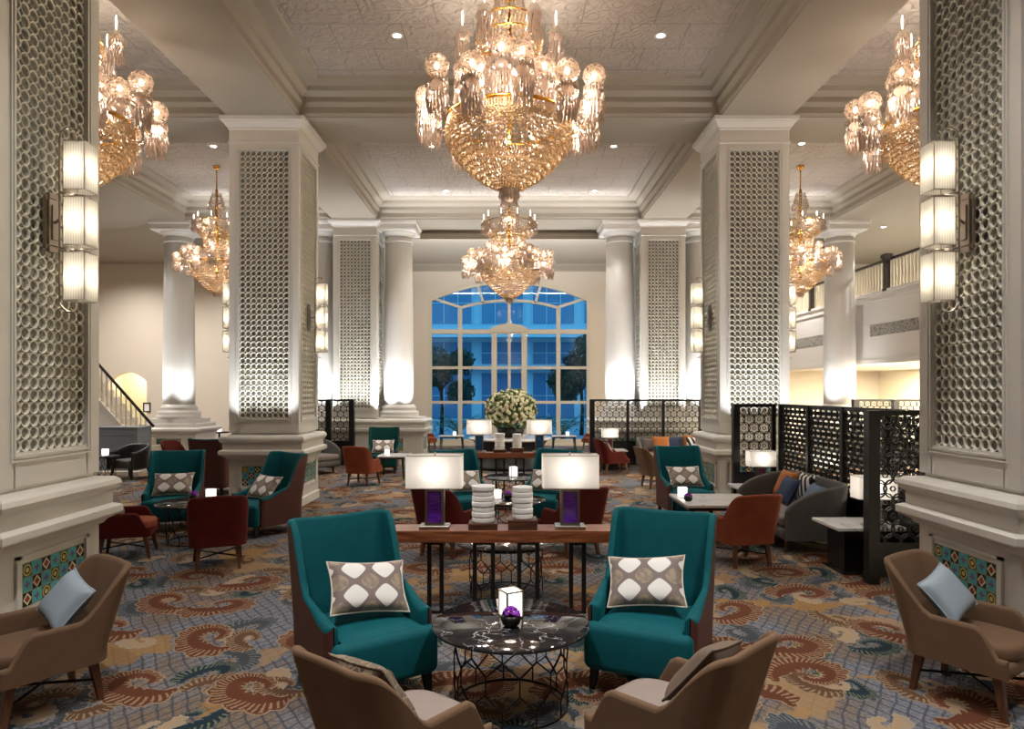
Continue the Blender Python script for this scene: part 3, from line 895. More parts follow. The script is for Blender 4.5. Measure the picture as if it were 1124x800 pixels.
def wing_chair(label, cloth, group='wing chairs in the lounge'):
    t = thing('wing_chair', label, 'wing chair', (0, 0, 0), 0, group)
    H = 1.05
    def hf(f, x):
        h = .525 + .10 * (1 - sstep(f, .20, .60)) + (H - .625) * (1 - sstep(f, .105, .27))
        return h - (.014 * cos(x / .34 * pi / 2) if f < .05 else 0)
    out, inn = shell(.308, .34, -.265, .07, hf, .135, .082, .17, .06, .42, tf=lambda f: .55 + .45 * sstep(f, .28, .56))
    out.obj('outer_shell', M['maroon'], t)['label'] = 'chestnut leather outside of the chair'
    inn.obj('backrest', cloth, t)
    s = MB().rbox(-.268, .268, -.34, .29, .25, .42, .04, 4)
    s.rbox(-.345, .345, -.405, -.300, .135, .432, .05, 5)
    nx, ny = 12, 12                                          # crown of the seat
    vs = [(-.268 + .536 * i / nx, -.355 + .635 * j / ny, .420 + .03 * (1 - (2 * i / nx - 1) ** 4) * (1 - abs(2 * j / ny - 1) ** 5)) for j in range(ny + 1) for i in range(nx + 1)]
    s.add(vs, [(j * (nx + 1) + i, j * (nx + 1) + i + 1, (j + 1) * (nx + 1) + i + 1, (j + 1) * (nx + 1) + i) for j in range(ny) for i in range(nx)], 0, True)
    s.obj('seat', cloth, t)
    for x, y in ((-.28, -.33), (.28, -.33), (-.27, .33), (.27, .33)):
        taper_leg(x, y, .15, x * 1.04, y * 1.06, .028, .017).obj('leg', M['black'], t)
    return t

def tub_armchair(label, cloth, seatcloth, group='low armchairs in the lounge'):
    t = thing('armchair', label, 'armchair', (0, 0, 0), 0, group)
    def hf(f, x):
        h = .530 + .275 * (1 - sstep(f, .02, .25))
        if f > .53: h -= (f - .53) * 1.9
        if f < .03: h += .012 * cos(x / .3 * pi / 2)
        return max(h, .37)
    out, inn = shell(.315, .32, -.335, .13, hf, .255, .05, .36, .13, .33)
    out.obj('outer_shell', cloth, t)
    inn.obj('backrest', cloth, t)
    MB().rbox(-.30, .30, -.355, .31, .245, .335, .03, 3).obj('seat_frame', cloth, t)
    # cushion with a rounded front
    pts = []
    for i in range(40):
        a = 2 * pi * i / 40; c, s_ = cos(a), sin(a)
        e = .38 if s_ > 0 else .62
        pts.append((.278 * abs(c) ** .5 * (1 if c > 0 else -1), (.295 if s_ > 0 else .33) * abs(s_) ** e * (1 if s_ > 0 else -1) - .035))
    prof = [(.94, .325), (.99, .335), (1.0, .355), (1.0, .38), (.985, .40), (.95, .412), (.8, .422), (.5, .43), (.02, .432)]
    L = len(pts); b = MB()
    b.add([(x * k, (y + .035) * k - .035, z) for k, z in prof for x, y in pts],
          [(r * L + i, r * L + (i + 1) % L, (r + 1) * L + (i + 1) % L, (r + 1) * L + i) for r in range(len(prof) - 1) for i in range(L)], 0, True)
    b.obj('seat', seatcloth, t)
    for x, y in ((-.25, -.27), (.25, -.27), (-.22, .24), (.22, .24)):
        taper_leg(x, y, .26, x * 1.13, y * 1.2, .03, .018).obj('leg', M['legwood'], t)
    b = MB().tube([(-.265, -.295, .13), (.245, .27, .13)], .009, 6).tube([(.265, -.295, .13), (-.245, .27, .13)], .009, 6)
    b.obj('stretcher', M['iron'], t)
    for k in kids(t): k.data.transform(Matrix.Diagonal((.85, .85, 1, 1)))
    return t

def sofa(label, L=1.9, D=.86):
    t = thing('sofa', label, 'sofa', (0, 0, 0), 0, 'grey curved sofas in the booths')
    def hf(f, x):
        u = min(1, f / (D * .97)); return .40 + .40 * sqrt(max(0, 1 - u * u))
    out, inn = shell(L / 2 - .03, D / 2 - .03, -D / 2 + .05, .30, hf, .16, .06, .08, .0, .35)
    out.obj('outer_shell', M['grey'], t); inn.obj('backrest', M['grey'], t)
    MB().rbox(-L / 2 + .06, L / 2 - .06, -D / 2 - .0, D / 2 - .08, .16, .30, .04, 3).obj('seat_frame', M['grey'], t)
    MB().rbox(-L / 2 + .075, L / 2 - .075, -D / 2 + .0, D / 2 - .12, .30, .44, .05, 4).obj('seat', M['greyseat'], t)
    for x in (-1, 1):
        for y in (-1, 1):
            taper_leg(x * (L / 2 - .2), y * (D / 2 - .12), .17, x * (L / 2 - .17), y * (D / 2 - .1), .025, .016).obj('leg', M['legwood'], t)
    return t

# ------------------------------------------------------------------ cushions
def cushion_mesh(W, H, T, m, name='cover', pinch=.09):
    b = MB(); n, k = 22, 16
    vs, idx = [], {}
    for side in (1, -1):
        for j in range(k + 1):
            for i in range(n + 1):
                u, v = 2 * i / n - 1, 2 * j / k - 1
                x = W / 2 * u * (1 - pinch * (1 - v * v) * abs(u)); z = H / 2 * v * (1 - pinch * 1.1 * (1 - u * u) * abs(v))
                th = T / 2 * max(0, (1 - u ** 4) * (1 - v ** 4)) ** .55
                vs.append((x, side * th, z + H / 2))
    N1 = (n + 1) * (k + 1)
    fs = []
    for s in (0, 1):
        for j in range(k):
            for i in range(n):
                q = [s * N1 + j * (n + 1) + i, s * N1 + j * (n + 1) + i + 1, s * N1 + (j + 1) * (n + 1) + i + 1, s * N1 + (j + 1) * (n + 1) + i]
                fs.append(tuple(q if s else q[::-1]))
    b.add(vs, fs, 0, True)
    edge = []
    for i in range(n): edge.append((2 * i / n - 1, -1))
    for j in range(k): edge.append((1, 2 * j / k - 1))
    for i in range(n): edge.append((1 - 2 * i / n, 1))
    for j in range(k): edge.append((-1, 1 - 2 * j / k))
    ring = [(W / 2 * u * (1 - pinch * (1 - v * v) * abs(u)), 0, H / 2 * v * (1 - pinch * 1.1 * (1 - u * u) * abs(v)) + H / 2) for u, v in edge]
    return b.mesh(name, m), ring

CUSH = {}
def cushion(kind, label, host, loc, tilt=18, rz=0., roll=0., group=None):
    """loose cushion, placed in the frame of the seat it lies on"""
    spec = {'hex': (.515, .36, .14, M['hexc'], M['piping']), 'blue': (.37, .31, .13, M['bluec'], None), 'brown': (.38, .34, .12, M['brownc'], None), 'pattern': (.39, .34, .11, M['brownp'], None),
            'orange': (.42, .40, .13, M['orange'], None), 'navy': (.50, .36, .13, M['navy'], None), 'denim': (.46, .34, .13, M['denim'], None), 'stripe': (.40, .38, .12, M['stripe'], None), 'greyc': (.37, .33, .12, M['greyseat'], None)}[kind]
    if kind not in CUSH:
        me, ring = cushion_mesh(*spec[:4])
        pm = MB().tube(ring, .006, 6, closed=True).mesh('piping', spec[4] or spec[3])
        CUSH[kind] = (me, pm)
    o = thing('cushion', label, 'cushion', (0, 0, 0), 0, group or 'loose cushions on the chairs and sofas')
    obm('cover', CUSH[kind][0], o); obm('piping', CUSH[kind][1], o)
    bpy.context.view_layer.update()
    loc = (loc[0], loc[1], loc[2] + abs(sin(radians(roll))) * spec[0] / 2)
    hm = Matrix.LocRotScale(host.location, host.rotation_euler, None)
    o.matrix_world = hm @ Matrix.Translation(loc) @ Matrix.Rotation(radians(rz), 4, 'Z') @ Matrix.Rotation(radians(-tilt), 4, 'X') @ Matrix.Rotation(radians(roll), 4, 'Y')
    return o

# ------------------------------------------------------------------ tables, lamps, small things
def hex_cage(r, h, nx=11, rows=2.5, t=.006):
    """open cylinder of bent wire hexagons"""
    b = MB(); seen = set()
    a = 2 * pi / nx                      # angular pitch
    rh = h / rows                        # row pitch
    def P(u, z): return (r * cos(u), r * sin(u), z)
    def edge(u0, z0, u1, z1):
        z0c, z1c = max(0, min(h, z0)), max(0, min(h, z1))
        if abs(z1 - z0) > 1e-6:
            f0, f1 = (z0c - z0) / (z1 - z0), (z1c - z0) / (z1 - z0)
        else: f0, f1 = 0, 1
        if abs(f1 - f0) < .02: return
        if z0 > h + 1e-6 and z1 > h + 1e-6 or z0 < -1e-6 and z1 < -1e-6: return
        ua, ub = u0 + (u1 - u0) * f0, u0 + (u1 - u0) * f1
        b.tube([P(ua, z0c), P((ua + ub) / 2, (z0c + z1c) / 2), P(ub, z1c)], t, 4)
    for k in range(-1, int(rows) + 2):
        for i in range(nx):
            u = (i + .5 * (k % 2)) * a; z = k * rh
            edge(u, z, u, z + rh * .55)                                 # upright
            edge(u, z + rh * .55, u + a / 2, z + rh)                    # to the next row
            edge(u, z + rh * .55, u - a / 2, z + rh)
    for z in (0, h): b.tube([P(2 * pi * i / 48, z if z else t) for i in range(48)], t * 1.3, 4, closed=True)
    return b

def round_table(label, mtop, group='round tables on wire cages', R=.48, h=.50):
    t = thing('coffee_table', label, 'table', (0, 0, 0), 0, group)
    MB().lathe([(R - .012, h - .024), (R - .002, h - .018), (R, h - .012), (R - .002, h - .005), (R - .01, h)], 64).obj('table_top', mtop, t)
    hex_cage(.345, h - .028).obj('wire_base', M['iron'], t)
    return t

def console_table(label):
    t = thing('console_table', label, 'console table', (0, 0, 0), 0, 'long console tables between the seating groups')
    MB().rbox(-.95, .95, -.145, .145, .615, .718, .004, 1, smooth=False).obj('table_top', M['console'], t)
    for a, c in ((-.625, -.52), (-.235, -.08), (.145, .30), (.59, .70)):
        b = MB(); y0, y1 = -.105, -.075
        b.box(a - .018, a + .018, y0, y1, .0, .616); b.box(c - .018, c + .018, y0, y1, .0, .616); b.box(a + .018, c - .018, y0, y1, .0, .025); b.box(a + .018, c - .018, y0, y1, .59, .616)
        b.obj('leg_frame', M['black'], t)
    return t

def table_lamp(label, core, group, s=1.0):
    t = thing('table_lamp', label, 'table lamp', (0, 0, 0), 0, group)
    MB().rbox(-.13 * s, .13 * s, -.085 * s, .085 * s, 0, .028, .004, 1, smooth=False).obj('foot', M['nickel'], t)
    st = MB(); w, d, h0, h1 = .083 * s, .045 * s, .028, .35 * s
    st.box(-w, -w + .022, -d, d, h0, h1); st.box(w - .022, w, -d, d, h0, h1); st.box(-w + .022, w - .022, -d, d, h0, h0 + .022); st.box(-w + .022, w - .022, -d, d, h1 - .03, h1)
    st.box(-.012, .012, -.012, .012, h1, h1 + .05 * s)
    f = st.obj('stem', M['chrome'], t)
    MB().box(-w + .022, w - .022, -d * .8, d * .8, h0 + .022, h1 - .03).obj('glass_core', core, f)
    a, c, z0, z1 = .24 * s, .13 * s, .355 * s, .635 * s
    b = MB(); r = .02 * s
    ring = []
    for sx, sy in ((1, -1), (1, 1), (-1, 1), (-1, -1)):
        for k in range(4):
            g = {(1, -1): -pi / 2, (1, 1): 0, (-1, 1): pi / 2, (-1, -1): pi}[(sx, sy)] + k / 3 * pi / 2
            ring.append((sx * (a - r) + r * cos(g), sy * (c - r) + r * sin(g)))
    L = len(ring)
    b.add([(x, y, z) for z in (z0, z1) for x, y in ring], [(i, (i + 1) % L, L + (i + 1) % L, L + i) for i in range(L)], 0, False)
    b.obj('lamp_shade', M['shade'], t, recalc=True)
    q = MB()
    for z in (z0, z1): q.tube([(x, y, z) for x, y in ring], .004, 4, closed=True)
    q.box(-a, a, -.003, .003, z1 - .03, z1 - .024).box(-.008, .008, -.008, .008, z1 - .03, z1 + .022)
    q.obj('shade_wire', M['nickel'], t)
    MB().sphere(.028 * s, (0, 0, (z0 + z1) / 2), 10, 8).obj('bulb', M['bulb2'], t)
    return t
M['bulb2'] = emit('lamp_bulb', 'fff0dc', 3)
def lamp_glow(o, s=1.0, p=1.5):
    l = light('table_lamp_light', 'POINT', o.location + Vector((0, 0, .50 * s)), p, (1, .93, .84), shadow_soft_size=.05)

def ornament(label, h, r, bh, group='white ribbed ornaments on the consoles', tiers=7):
    t = thing('table_ornament', label, 'ornament', (0, 0, 0), 0, group)
    MB().rbox(-.125, .125, -.10, .10, 0, bh, .004, 1, smooth=False).obj('wooden_base', M['block'], t)
    pr = [(r * .9, bh)]
    for k in range(tiers):
        z0, z1 = bh + h * k / tiers, bh + h * (k + 1) / tiers
        g = r * (1 + .035 * sin(k * 2.3))
        pr += [(g * .955, z0 + .001), (g * .99, z0 + .004), (g * 1.0, z0 + .012), (g, z1 - .008), (g * .985, z1 - .003), (g * .955, z1 - .001)]
    pr += [(r * .8, bh + h), (r * .78, bh + h - .02), (.01, bh + h - .02)]
    MB().lathe(pr, 32).obj('body', M['ceramic'], t)
    return t

def lantern(label, w=.108, h=.165):
    t = thing('lantern', label, 'lantern', (0, 0, 0), 0, 'glowing lanterns on the tables')
    b = MB(); k = .005
    for sx in (-1, 1):
        for sy in (-1, 1): b.box(sx * w / 2 - k, sx * w / 2 + k, sy * w / 2 - k, sy * w / 2 + k, 0, h)
    for z in (0, h - .008):
        b.box(-w / 2, w / 2, -w / 2 - k, -w / 2 + k, z, z + .008); b.box(-w / 2, w / 2, w / 2 - k, w / 2 + k, z, z + .008)
        b.box(-w / 2 - k, -w / 2 + k, -w / 2, w / 2, z, z + .008); b.box(w / 2 - k, w / 2 + k, -w / 2, w / 2, z, z + .008)
    b.obj('frame', M['nickel'], t)
    q = w / 2 - k
    MB().box(-q, q, -q, q, .008, h - .006).obj('frosted_body', M['candle'], t)
    return t

def candle_holder(label, r=.055, h=.115):
    t = thing('candle_holder', label, 'candle', (0, 0, 0), 0, 'glowing candle glasses on the tables')
    MB().lathe([(r * .95, 0), (r, .01), (r, h), (r * .85, h), (r * .85, h - .02), (.005, h - .02)], 24).obj('glass', M['candle'], t)
    MB().lathe([(r * 1.03, 0), (r * 1.03, .006)], 24).obj('base', M['nickel'], t)
    return t

def flower_bowl(label, s=1.0):
    t = thing('flower_bowl', label, 'flower bowl', (0, 0, 0), 0, 'small violet flower bowls on the tables')
    MB().lathe([(.03 * s, 0), (.05 * s, .012 * s), (.062 * s, .04 * s), (.058 * s, .066 * s), (.05 * s, .068 * s), (.045 * s, .05 * s), (.003, .045 * s)], 24).obj('bowl', M['black'], t)
    b = MB(); rnd = random.Random(4)
    for i in range(46):
        a, e = rnd.random() * 2 * pi, rnd.random()
        c = Vector((cos(a) * .05 * s * sqrt(e), sin(a) * .05 * s * sqrt(e), (.072 + .035 * (1 - e)) * s))
        R = Matrix.Translation(c) @ Euler((rnd.uniform(-.8, .8), rnd.uniform(-.8, .8), a)).to_matrix().to_4x4()
        b.sphere(.016 * s, (0, 0, 0), 6, 4, sz=.35, M=R)
    b.obj('blossoms', M['flowerp'], t)
    return t

# ------------------------------------------------------------------ pierced black screens
def hex_screen(w, h, d=.155, r=.0925, tk=.011, th=.02):
    """interlaced rings on a triangular grid, cut off at the panel edge"""
    b = MB(); seg = 12
    rows = int(h / (d * .866)) + 2; cols = int(w / d) + 2
    for k in range(rows):
        for i in range(cols):
            cx = -w / 2 + (i + .5 * (k % 2)) * d; cz = k * d * .866
            pts = [(cx + r * cos(2 * pi * s / seg), cz + r * sin(2 * pi * s / seg)) for s in range(seg)]
            for s in range(seg):
                p, q = pts[s], pts[(s + 1) % seg]
                if max(abs(p[0]), abs(q[0])) > w / 2 or min(p[1], q[1]) < 0 or max(p[1], q[1]) > h: continue
                a0, a1 = 2 * pi * s / seg, 2 * pi * (s + 1) / seg
                vs = []
                for y in (-th / 2, th / 2):
                    for rr, an in ((r - tk / 2, a0), (r + tk / 2, a0), (r + tk / 2, a1), (r - tk / 2, a1)):
                        vs.append((cx + rr * cos(an), y, cz + rr * sin(an)))
                b.add(vs, [(0, 1, 2, 3), (7, 6, 5, 4), (0, 3, 7, 4), (1, 5, 6, 2)])
            rr = .026                                    # small ring at every centre
            vs = []
            if abs(cx) + rr < w / 2 and rr < cz < h - rr:
                for s in range(6):
                    a0, a1 = pi * s / 3, pi * (s + 1) / 3
                    vs = [(cx + q * cos(an), y, cz + q * sin(an)) for y in (-th / 2, th / 2) for q, an in ((rr - .004, a0), (rr + .004, a0), (rr + .004, a1), (rr - .004, a1))]
                    b.add(vs, [(0, 1, 2, 3), (7, 6, 5, 4), (0, 3, 7, 4), (1, 5, 6, 2)])
    return b
SCR = {}
H_S = 1.715
def screen(label, loc, rz, widths, post=.06, first=.06, z_low=.62, group='pierced black screens round the booths'):
    """widths: panel widths between posts; runs along local +X from the first post"""
    t = thing('lattice_screen', label, 'screen', loc, rz, group)
    x = 0
    MB().box(0, first, -first / 2, first / 2, 0, H_S).obj('post', M['black'], t)
    x = first
    for w in widths:
        key = (round(w, 2), round(z_low, 2))
        if key not in SCR: SCR[key] = hex_screen(w, H_S - .05 - z_low - .05).mesh('pierced_panel', M['black'])
        obm('pierced_panel', SCR[key], t, (x + w / 2, 0, z_low + .05))
        MB().box(x, x + w, -.02, .02, H_S - .05, H_S).box(x, x + w, -.02, .02, z_low, z_low + .05).obj('rail', M['black'], t)
        if z_low > .2: MB().box(x, x + w, -.012, .012, .06, z_low).obj('lower_panel', M['black'], t)
        x += w
        MB().box(x, x + post, -post / 2, post / 2, 0, H_S).obj('post', M['black'], t)
        x += post
    return t

def side_table(label, w, d, h=.5, top=None, group='low marble topped side tables', solid=False, tk=.035):
    t = thing('side_table', label, 'table', (0, 0, 0), 0, group)
    MB().rbox(-w / 2, w / 2, -d / 2, d / 2, h - tk, h, .005, 1, smooth=False).obj('table_top', top or M['wmarble'], t)
    if solid:
        MB().box(-w / 2 + .12, w / 2 - .12, -d / 2 + .12, d / 2 - .12, .02, h - tk).box(-w / 2 + .08, w / 2 - .08, -d / 2 + .08, d / 2 - .08, 0, .02).obj('pedestal', M['black'], t)
    else:
        MB().box(-w / 2 + .03, w / 2 - .03, -d / 2 + .03, d / 2 - .03, h - tk - .04, h - tk).obj('apron', M['black'], t)
        for sx in (-1, 1):
            for sy in (-1, 1):
                taper_leg(sx * (w / 2 - .06), sy * (d / 2 - .06), h - tk - .03, sx * (w / 2 - .03), sy * (d / 2 - .03), .022, .014).obj('leg', M['black'], t)
    return t

# ------------------------------------------------------------------ wall sconces: three pleated boxes on a bent bar
def sconce(label, m=1):
    t = thing('wall_sconce', label, 'wall lamp', (0, 0, 0), 0, 'three tier wall sconces on the pillars')
    # local: back on the wall at x = 0, light towards +X; m flips the side of the bar
    b = MB().box(0, .02, -.075, .075, -.20, .20).box(.02, .035, -.055, .055, -.17, .17).box(.035, .045, -.03, .03, -.13, .13)
    for z in (-.20, .20): b.box(0, .03, -.045, .045, z - .02, z + .02)
    b.obj('backplate', M['chrome'], t)
    f = MB()
    top, bot = .63, -.63
    f.tube([(.14, -.1 * m, bot + .03), (.145, -.1 * m, bot + .0), (.19, -.1 * m, bot - .045), (.24, -.08 * m, bot - .055)], .007, 6)
    f.tube([(.14, -.1 * m, bot + .03), (.14, -.1 * m, top - .03), (.15, -.1 * m, top + .02), (.19, -.09 * m, top + .055), (.235, -.07 * m, top + .05), (.245, -.06 * m, top + .02)], .007, 6)
    f.tube([(.04, 0, 0), (.14, -.1 * m, 0)], .012, 6)
    f.sphere(.016, (.245, -.06 * m, top + .045), 8, 6)
    for z in (.205, -.205): f.tube([(.14, -.1 * m, z), (.24, 0, z)], .008, 6).lathe([(.012, 0), (.05, .01), (.05, .02), (.012, .03)], 12, (.24, 0, z - .02))
    f.obj('frame', M['chrome'], t)
    for z in (.41, 0, -.41):
        s = MB(); x0, x1, y0, y1, z0, z1 = .155, .315, -.085, .085, z - .178, z + .178
        ring = [(x0, y0), (x1, y0), (x1, y1), (x0, y1)]
        s.add([(x, y, zz) for zz in (z0, z1) for x, y in ring], [(0, 1, 5, 4), (1, 2, 6, 5), (2, 3, 7, 6), (3, 0, 4, 7)])
        o = s.obj('lamp_shade', M['pleat'], t)
        w = MB()
        for zz in (z0, z1): w.tube([(x, y, zz) for x, y in ring], .0045, 4, closed=True)
        for x, y in ring: w.tube([(x, y, z0), (x, y, z1)], .0035, 4)
        w.obj('wire', M['chrome'], o)
        MB().sphere(.022, (.235, 0, z), 8, 6, sz=1.6).obj('bulb', M['bulb2'], o)
    return t

# ------------------------------------------------------------------ chandeliers
def bead_rows(b, rows, rnd, bead=(.018, .05), gap=.046, a_off=0.):
    for k, (r, z) in enumerate(rows):
        n = max(5, int(2 * pi * r / gap))
        for i in range(n):
            a = 2 * pi * (i + .5 * (k % 2)) / n + a_off
            b.drop((r * cos(a) * rnd.uniform(.985, 1.015), r * sin(a), z + rnd.uniform(-.2, .2) * bead[1]), bead[0] * rnd.uniform(.9, 1.25), bead[1] * rnd.uniform(.9, 1.15), 0, 4, a + rnd.uniform(0, 1.5))
def fringe(r, z0, layers, seed, s=1.0):
    b = MB(); rnd = random.Random(seed)
    for rr, z, h, n in layers:
        for i in range(n):
            a = 2 * pi * i / n + rnd.uniform(-.05, .05)
            b.drop((rr * cos(a) * s, rr * sin(a) * s, z0 + z * s), .013 * s, h * s * rnd.uniform(.85, 1.1), 0, 4, a)
    return b
def prisms(b, r, z, h, n, w=.012):
    for i in range(n):
        a = 2 * pi * i / n
        b.drop((r * cos(a), r * sin(a), z), w, h, 0, 4, a)

def chandelier(label, Z0, sp):
    """origin at the ceiling (z = 0 downwards); sp holds the radii and heights of each tier"""
    t = thing('chandelier', label, 'chandelier', (0, 0, Z0), 0, 'crystal chandeliers')
    rnd = random.Random(3); z = lambda v: v - Z0
    S = sp['s']
    MB().lathe([(.02, z(Z0) - .09), (.10 * S, z(Z0) - .07), (.13 * S, z(Z0) - .03), (.13 * S, z(Z0) - .001)], 24).obj('ceiling_canopy', M['gold'], t)
    MB().tube([(0, 0, -.05), (0, 0, z(sp['top']))], .014, 8).obj('stem', M['gold'], t)
    MB().tube([(0, 0, z(sp['top'])), (0, 0, z(sp['rim'] - .35))], .03, 8).obj('spindle', M['gold'], t)
    # crown pieces: list of (r_top, r_bottom, z_top, z_bottom, gap)
    for nm, r0, r1, za, zb, rows in sp['tiers']:
        b = MB()
        rr = [(r0 + (r1 - r0) * k / max(1, rows - 1), z(za + (zb - za) * k / rows)) for k in range(rows)]
        bead_rows(b, rr, rnd, (.017 * S, abs(za - zb) / rows * 1.15), .05 * S)
        o = b.obj(nm, M['bowlx'] if 'drum' in nm else M['dropx'], t, recalc=False)
        q = MB().tube([(r0 * cos(2 * pi * i / 36), r0 * sin(2 * pi * i / 36), z(za)) for i in range(36)], .011 * S, 5, closed=True)
        q.obj('gilt_ring', M['gold'], o)
    # bowl
    R, zr, zb = sp['R'], sp['rim'], sp['bottom']
    b = MB(); prisms(b, R * .99, z(zr), .17 * S, int(2 * pi * R / (.034 * S)), .013 * S)
    prisms(b, R * .93, z(zr) - .02, .15 * S, int(2 * pi * R / (.05 * S)), .013 * S)
    prof = sp['bowl']; nr = sp['rows']
    rows = []
    for k in range(nr):
        f = k / (nr - 1); g = f * (len(prof) - 1); i = min(int(g), len(prof) - 2); u = g - i
        rows.append(((prof[i][0] + (prof[i + 1][0] - prof[i][0]) * u) * R, z(zr - .10 * S + (zb - zr + .10 * S) * (prof[i][1] + (prof[i + 1][1] - prof[i][1]) * u))))
    bead_rows(b, rows, rnd, (.0215 * S, (zr - zb) / nr * 1.35), .036 * S)
    o = b.obj('crystal_bowl', M['bowlx'], t, recalc=False)
    q = MB()
    for rr, zz, th in ((R, z(zr), .02), (R * .985, z(zr) - .012, .014)): q.tube([(rr * cos(2 * pi * i / 64), rr * sin(2 * pi * i / 64), zz) for i in range(64)], th * S, 6, closed=True)
    for i in range(6): q.tube([(R * cos(pi * i / 3), R * sin(pi * i / 3), z(zr)), (.03 * cos(pi * i / 3), .03 * sin(pi * i / 3), z(zr) + .25 * S)], .008 * S, 5)
    q.obj('gilt_rim', M['gold'], o)
    b = MB().lathe([(.02, z(zb) + .02), (.12 * S, z(zb)), (.13 * S, z(zb) - .05 * S), (.09 * S, z(zb) - .09 * S), (.10 * S, z(zb) - .13 * S), (.02, z(zb) - .19 * S)], 16)
    fr = fringe(0, z(zb) - .04 * S, [(.12, 0, .12, 18), (.09, -.03, .14, 14)], 5, S); b.join(fr)
    b.obj('tail_drop', M['dropx'], t)
    # arms with globes
    gl = MB().sphere(sp['g'], (0, 0, 0), 16, 12, sz=.97).mesh('crystal_globe', M['globex'])
    bu = MB().sphere(.028 * S, (0, 0, 0), 8, 6, sz=1.5).mesh('bulb', M['bulb'])
    cu = MB().lathe([(.012 * S, -.11 * S), (.035 * S, -.07 * S), (.02 * S, -.05 * S), (.035 * S, .0)], 10).mesh('gilt_cup', M['gold'])
    pb = MB()
    for k in range(3):
        prisms(pb, (.125 - .012 * k) * S, (-.16 - .075 * k) * S, .15 * S, 22 - 4 * k, .0155 * S)
    prisms(pb, .075 * S, -.26 * S, .20 * S, 10, .015 * S); prisms(pb, .12 * S, .0, .13 * S, 20, .015 * S)
    pb.lathe([(.05 * S, .01 * S), (.10 * S, -.03 * S), (.128 * S, -.09 * S), (.12 * S, -.15 * S), (.06 * S, -.19 * S)], 20, cap=False)
    pe = pb.mesh('crystal_pendant', M['dropx'])
    for ra, za, n, off, has in sp['arms']:
        for i in range(n):
            a = 2 * pi * (i + off) / n; dz = .07 * S * (1 if i % 2 else -1)
            p = Vector((ra * cos(a), ra * sin(a), z(za) + dz)); rr = ra * (.97 + .03 * (i % 3))
            p.x, p.y = rr * cos(a), rr * sin(a)
            pts = [(.35 * ra * cos(a), .35 * ra * sin(a), z(za) - .28 * S), (.62 * ra * cos(a), .62 * ra * sin(a), z(za) - .46 * S), (.88 * rr * cos(a), .88 * rr * sin(a), z(za) - .40 * S + dz), (p.x, p.y, p.z - sp['g'] - .02)]
            am = MB().tube(pts, .013 * S, 6).obj('arm', M['globex2'], t)
            g = obm('crystal_globe', gl, t, p); obm('bulb', bu, g)
            obm('gilt_cup', cu, g, (0, 0, -sp['g'] * .72))
            if has: obm('crystal_pendant', pe, t, (p.x, p.y, p.z - sp['g'] * .85))
    # small bells with a candle spike
    bell = fringe(0, 0, [(.05, .1, .1, 10), (.085, .04, .12, 16), (.07, -.06, .12, 14), (.095, -.14, .14, 18), (.05, -.16, .18, 9)], 2, S).lathe([(.006, .16 * S), (.05 * S, .11 * S), (.09 * S, .04 * S), (.095 * S, .0)], 14, cap=False).mesh('crystal_bell', M['dropx'])
    can = MB().lathe([(.012 * S, 0), (.012 * S, .10 * S), (.004, .15 * S)], 8).mesh('candle_spike', M['spike'])
    for rb, zb_, n, off in sp['bells']:
        for i in range(n):
            a = 2 * pi * (i + off) / n
            o = obm('crystal_bell', bell, t, (rb * cos(a), rb * sin(a), z(zb_)))
            obm('candle_spike', can, o, (0, 0, .17 * S))
            MB().tube([(.2 * rb * cos(a), .2 * rb * sin(a), z(zb_) - .25 * S), (.8 * rb * cos(a), .8 * rb * sin(a), z(zb_) - .3 * S), (rb * cos(a), rb * sin(a), z(zb_) + .1 * S)], .009 * S, 5).obj('bell_arm', M['globex2'], t)
    return t
M['globex2'] = crystal('crystal_tube', 'f7e3d0', .3, .4)
M['spike'] = emit('candle_spike', 'ffe9c8', 6)
# ------------------------------------------------------------------ outside the window
struct('ground_outside', MB().box(-30, 30, YB + .3, 70, -.12, -.02), M['pave'], 'grey paving outside the tall window', 'ground')
def building():
    t = thing('outside_building', 'pale office building with a canopy across the road outside the window', 'building', (0, 44, 0), 0)
    MB().box(-24, 24, 0, 8, 0, 16).obj('wall', M['facade'], t)
    for i, (z0, z1) in enumerate(((5.3, 5.9), (9.2, 9.6), (3.3, 3.5))):
        MB().box(-24, 24, -1.6 + i * .4, 0, z0, z1).obj('canopy', M['facade'], t)
    for k in range(10):
        x = -15 + k * 3.3
        for z0, z1, nm in ((.2, 3.1, 'shopfront'), (3.7, 5.1, 'window_band'), (6.3, 8.9, 'window_band')):
            f = MB().box(x, x + 2.7, -.06, .02, z0, z1).obj(nm, M['facglass'], t)
            q = MB()
            for j in range(4): q.box(x + j * .9 - .025, x + j * .9 + .025, -.11, -.06, z0, z1)
            q.box(x, x + 2.7, -.11, -.06, (z0 + z1) / 2 - .02, (z0 + z1) / 2 + .02)
            q.obj('mullion', M['facade'], f)
    return t
building()
def leafcloud(b, rnd, c, rad, n, s):
    for i in range(n):
        d = Vector((rnd.gauss(0, 1), rnd.gauss(0, 1), rnd.gauss(0, 1))).normalized() * (rnd.random() ** .33)
        p = Vector(c) + Vector((d.x * rad[0], d.y * rad[1], d.z * rad[2]))
        R = Matrix.Translation(p) @ Euler((rnd.uniform(0, 6), rnd.uniform(0, 6), rnd.uniform(0, 6))).to_matrix().to_4x4()
        b.add([(-s, 0, 0), (0, -s * .45, .01), (s, 0, 0), (0, s * .45, .01)], [(0, 1, 2, 3)], 0, False, R)
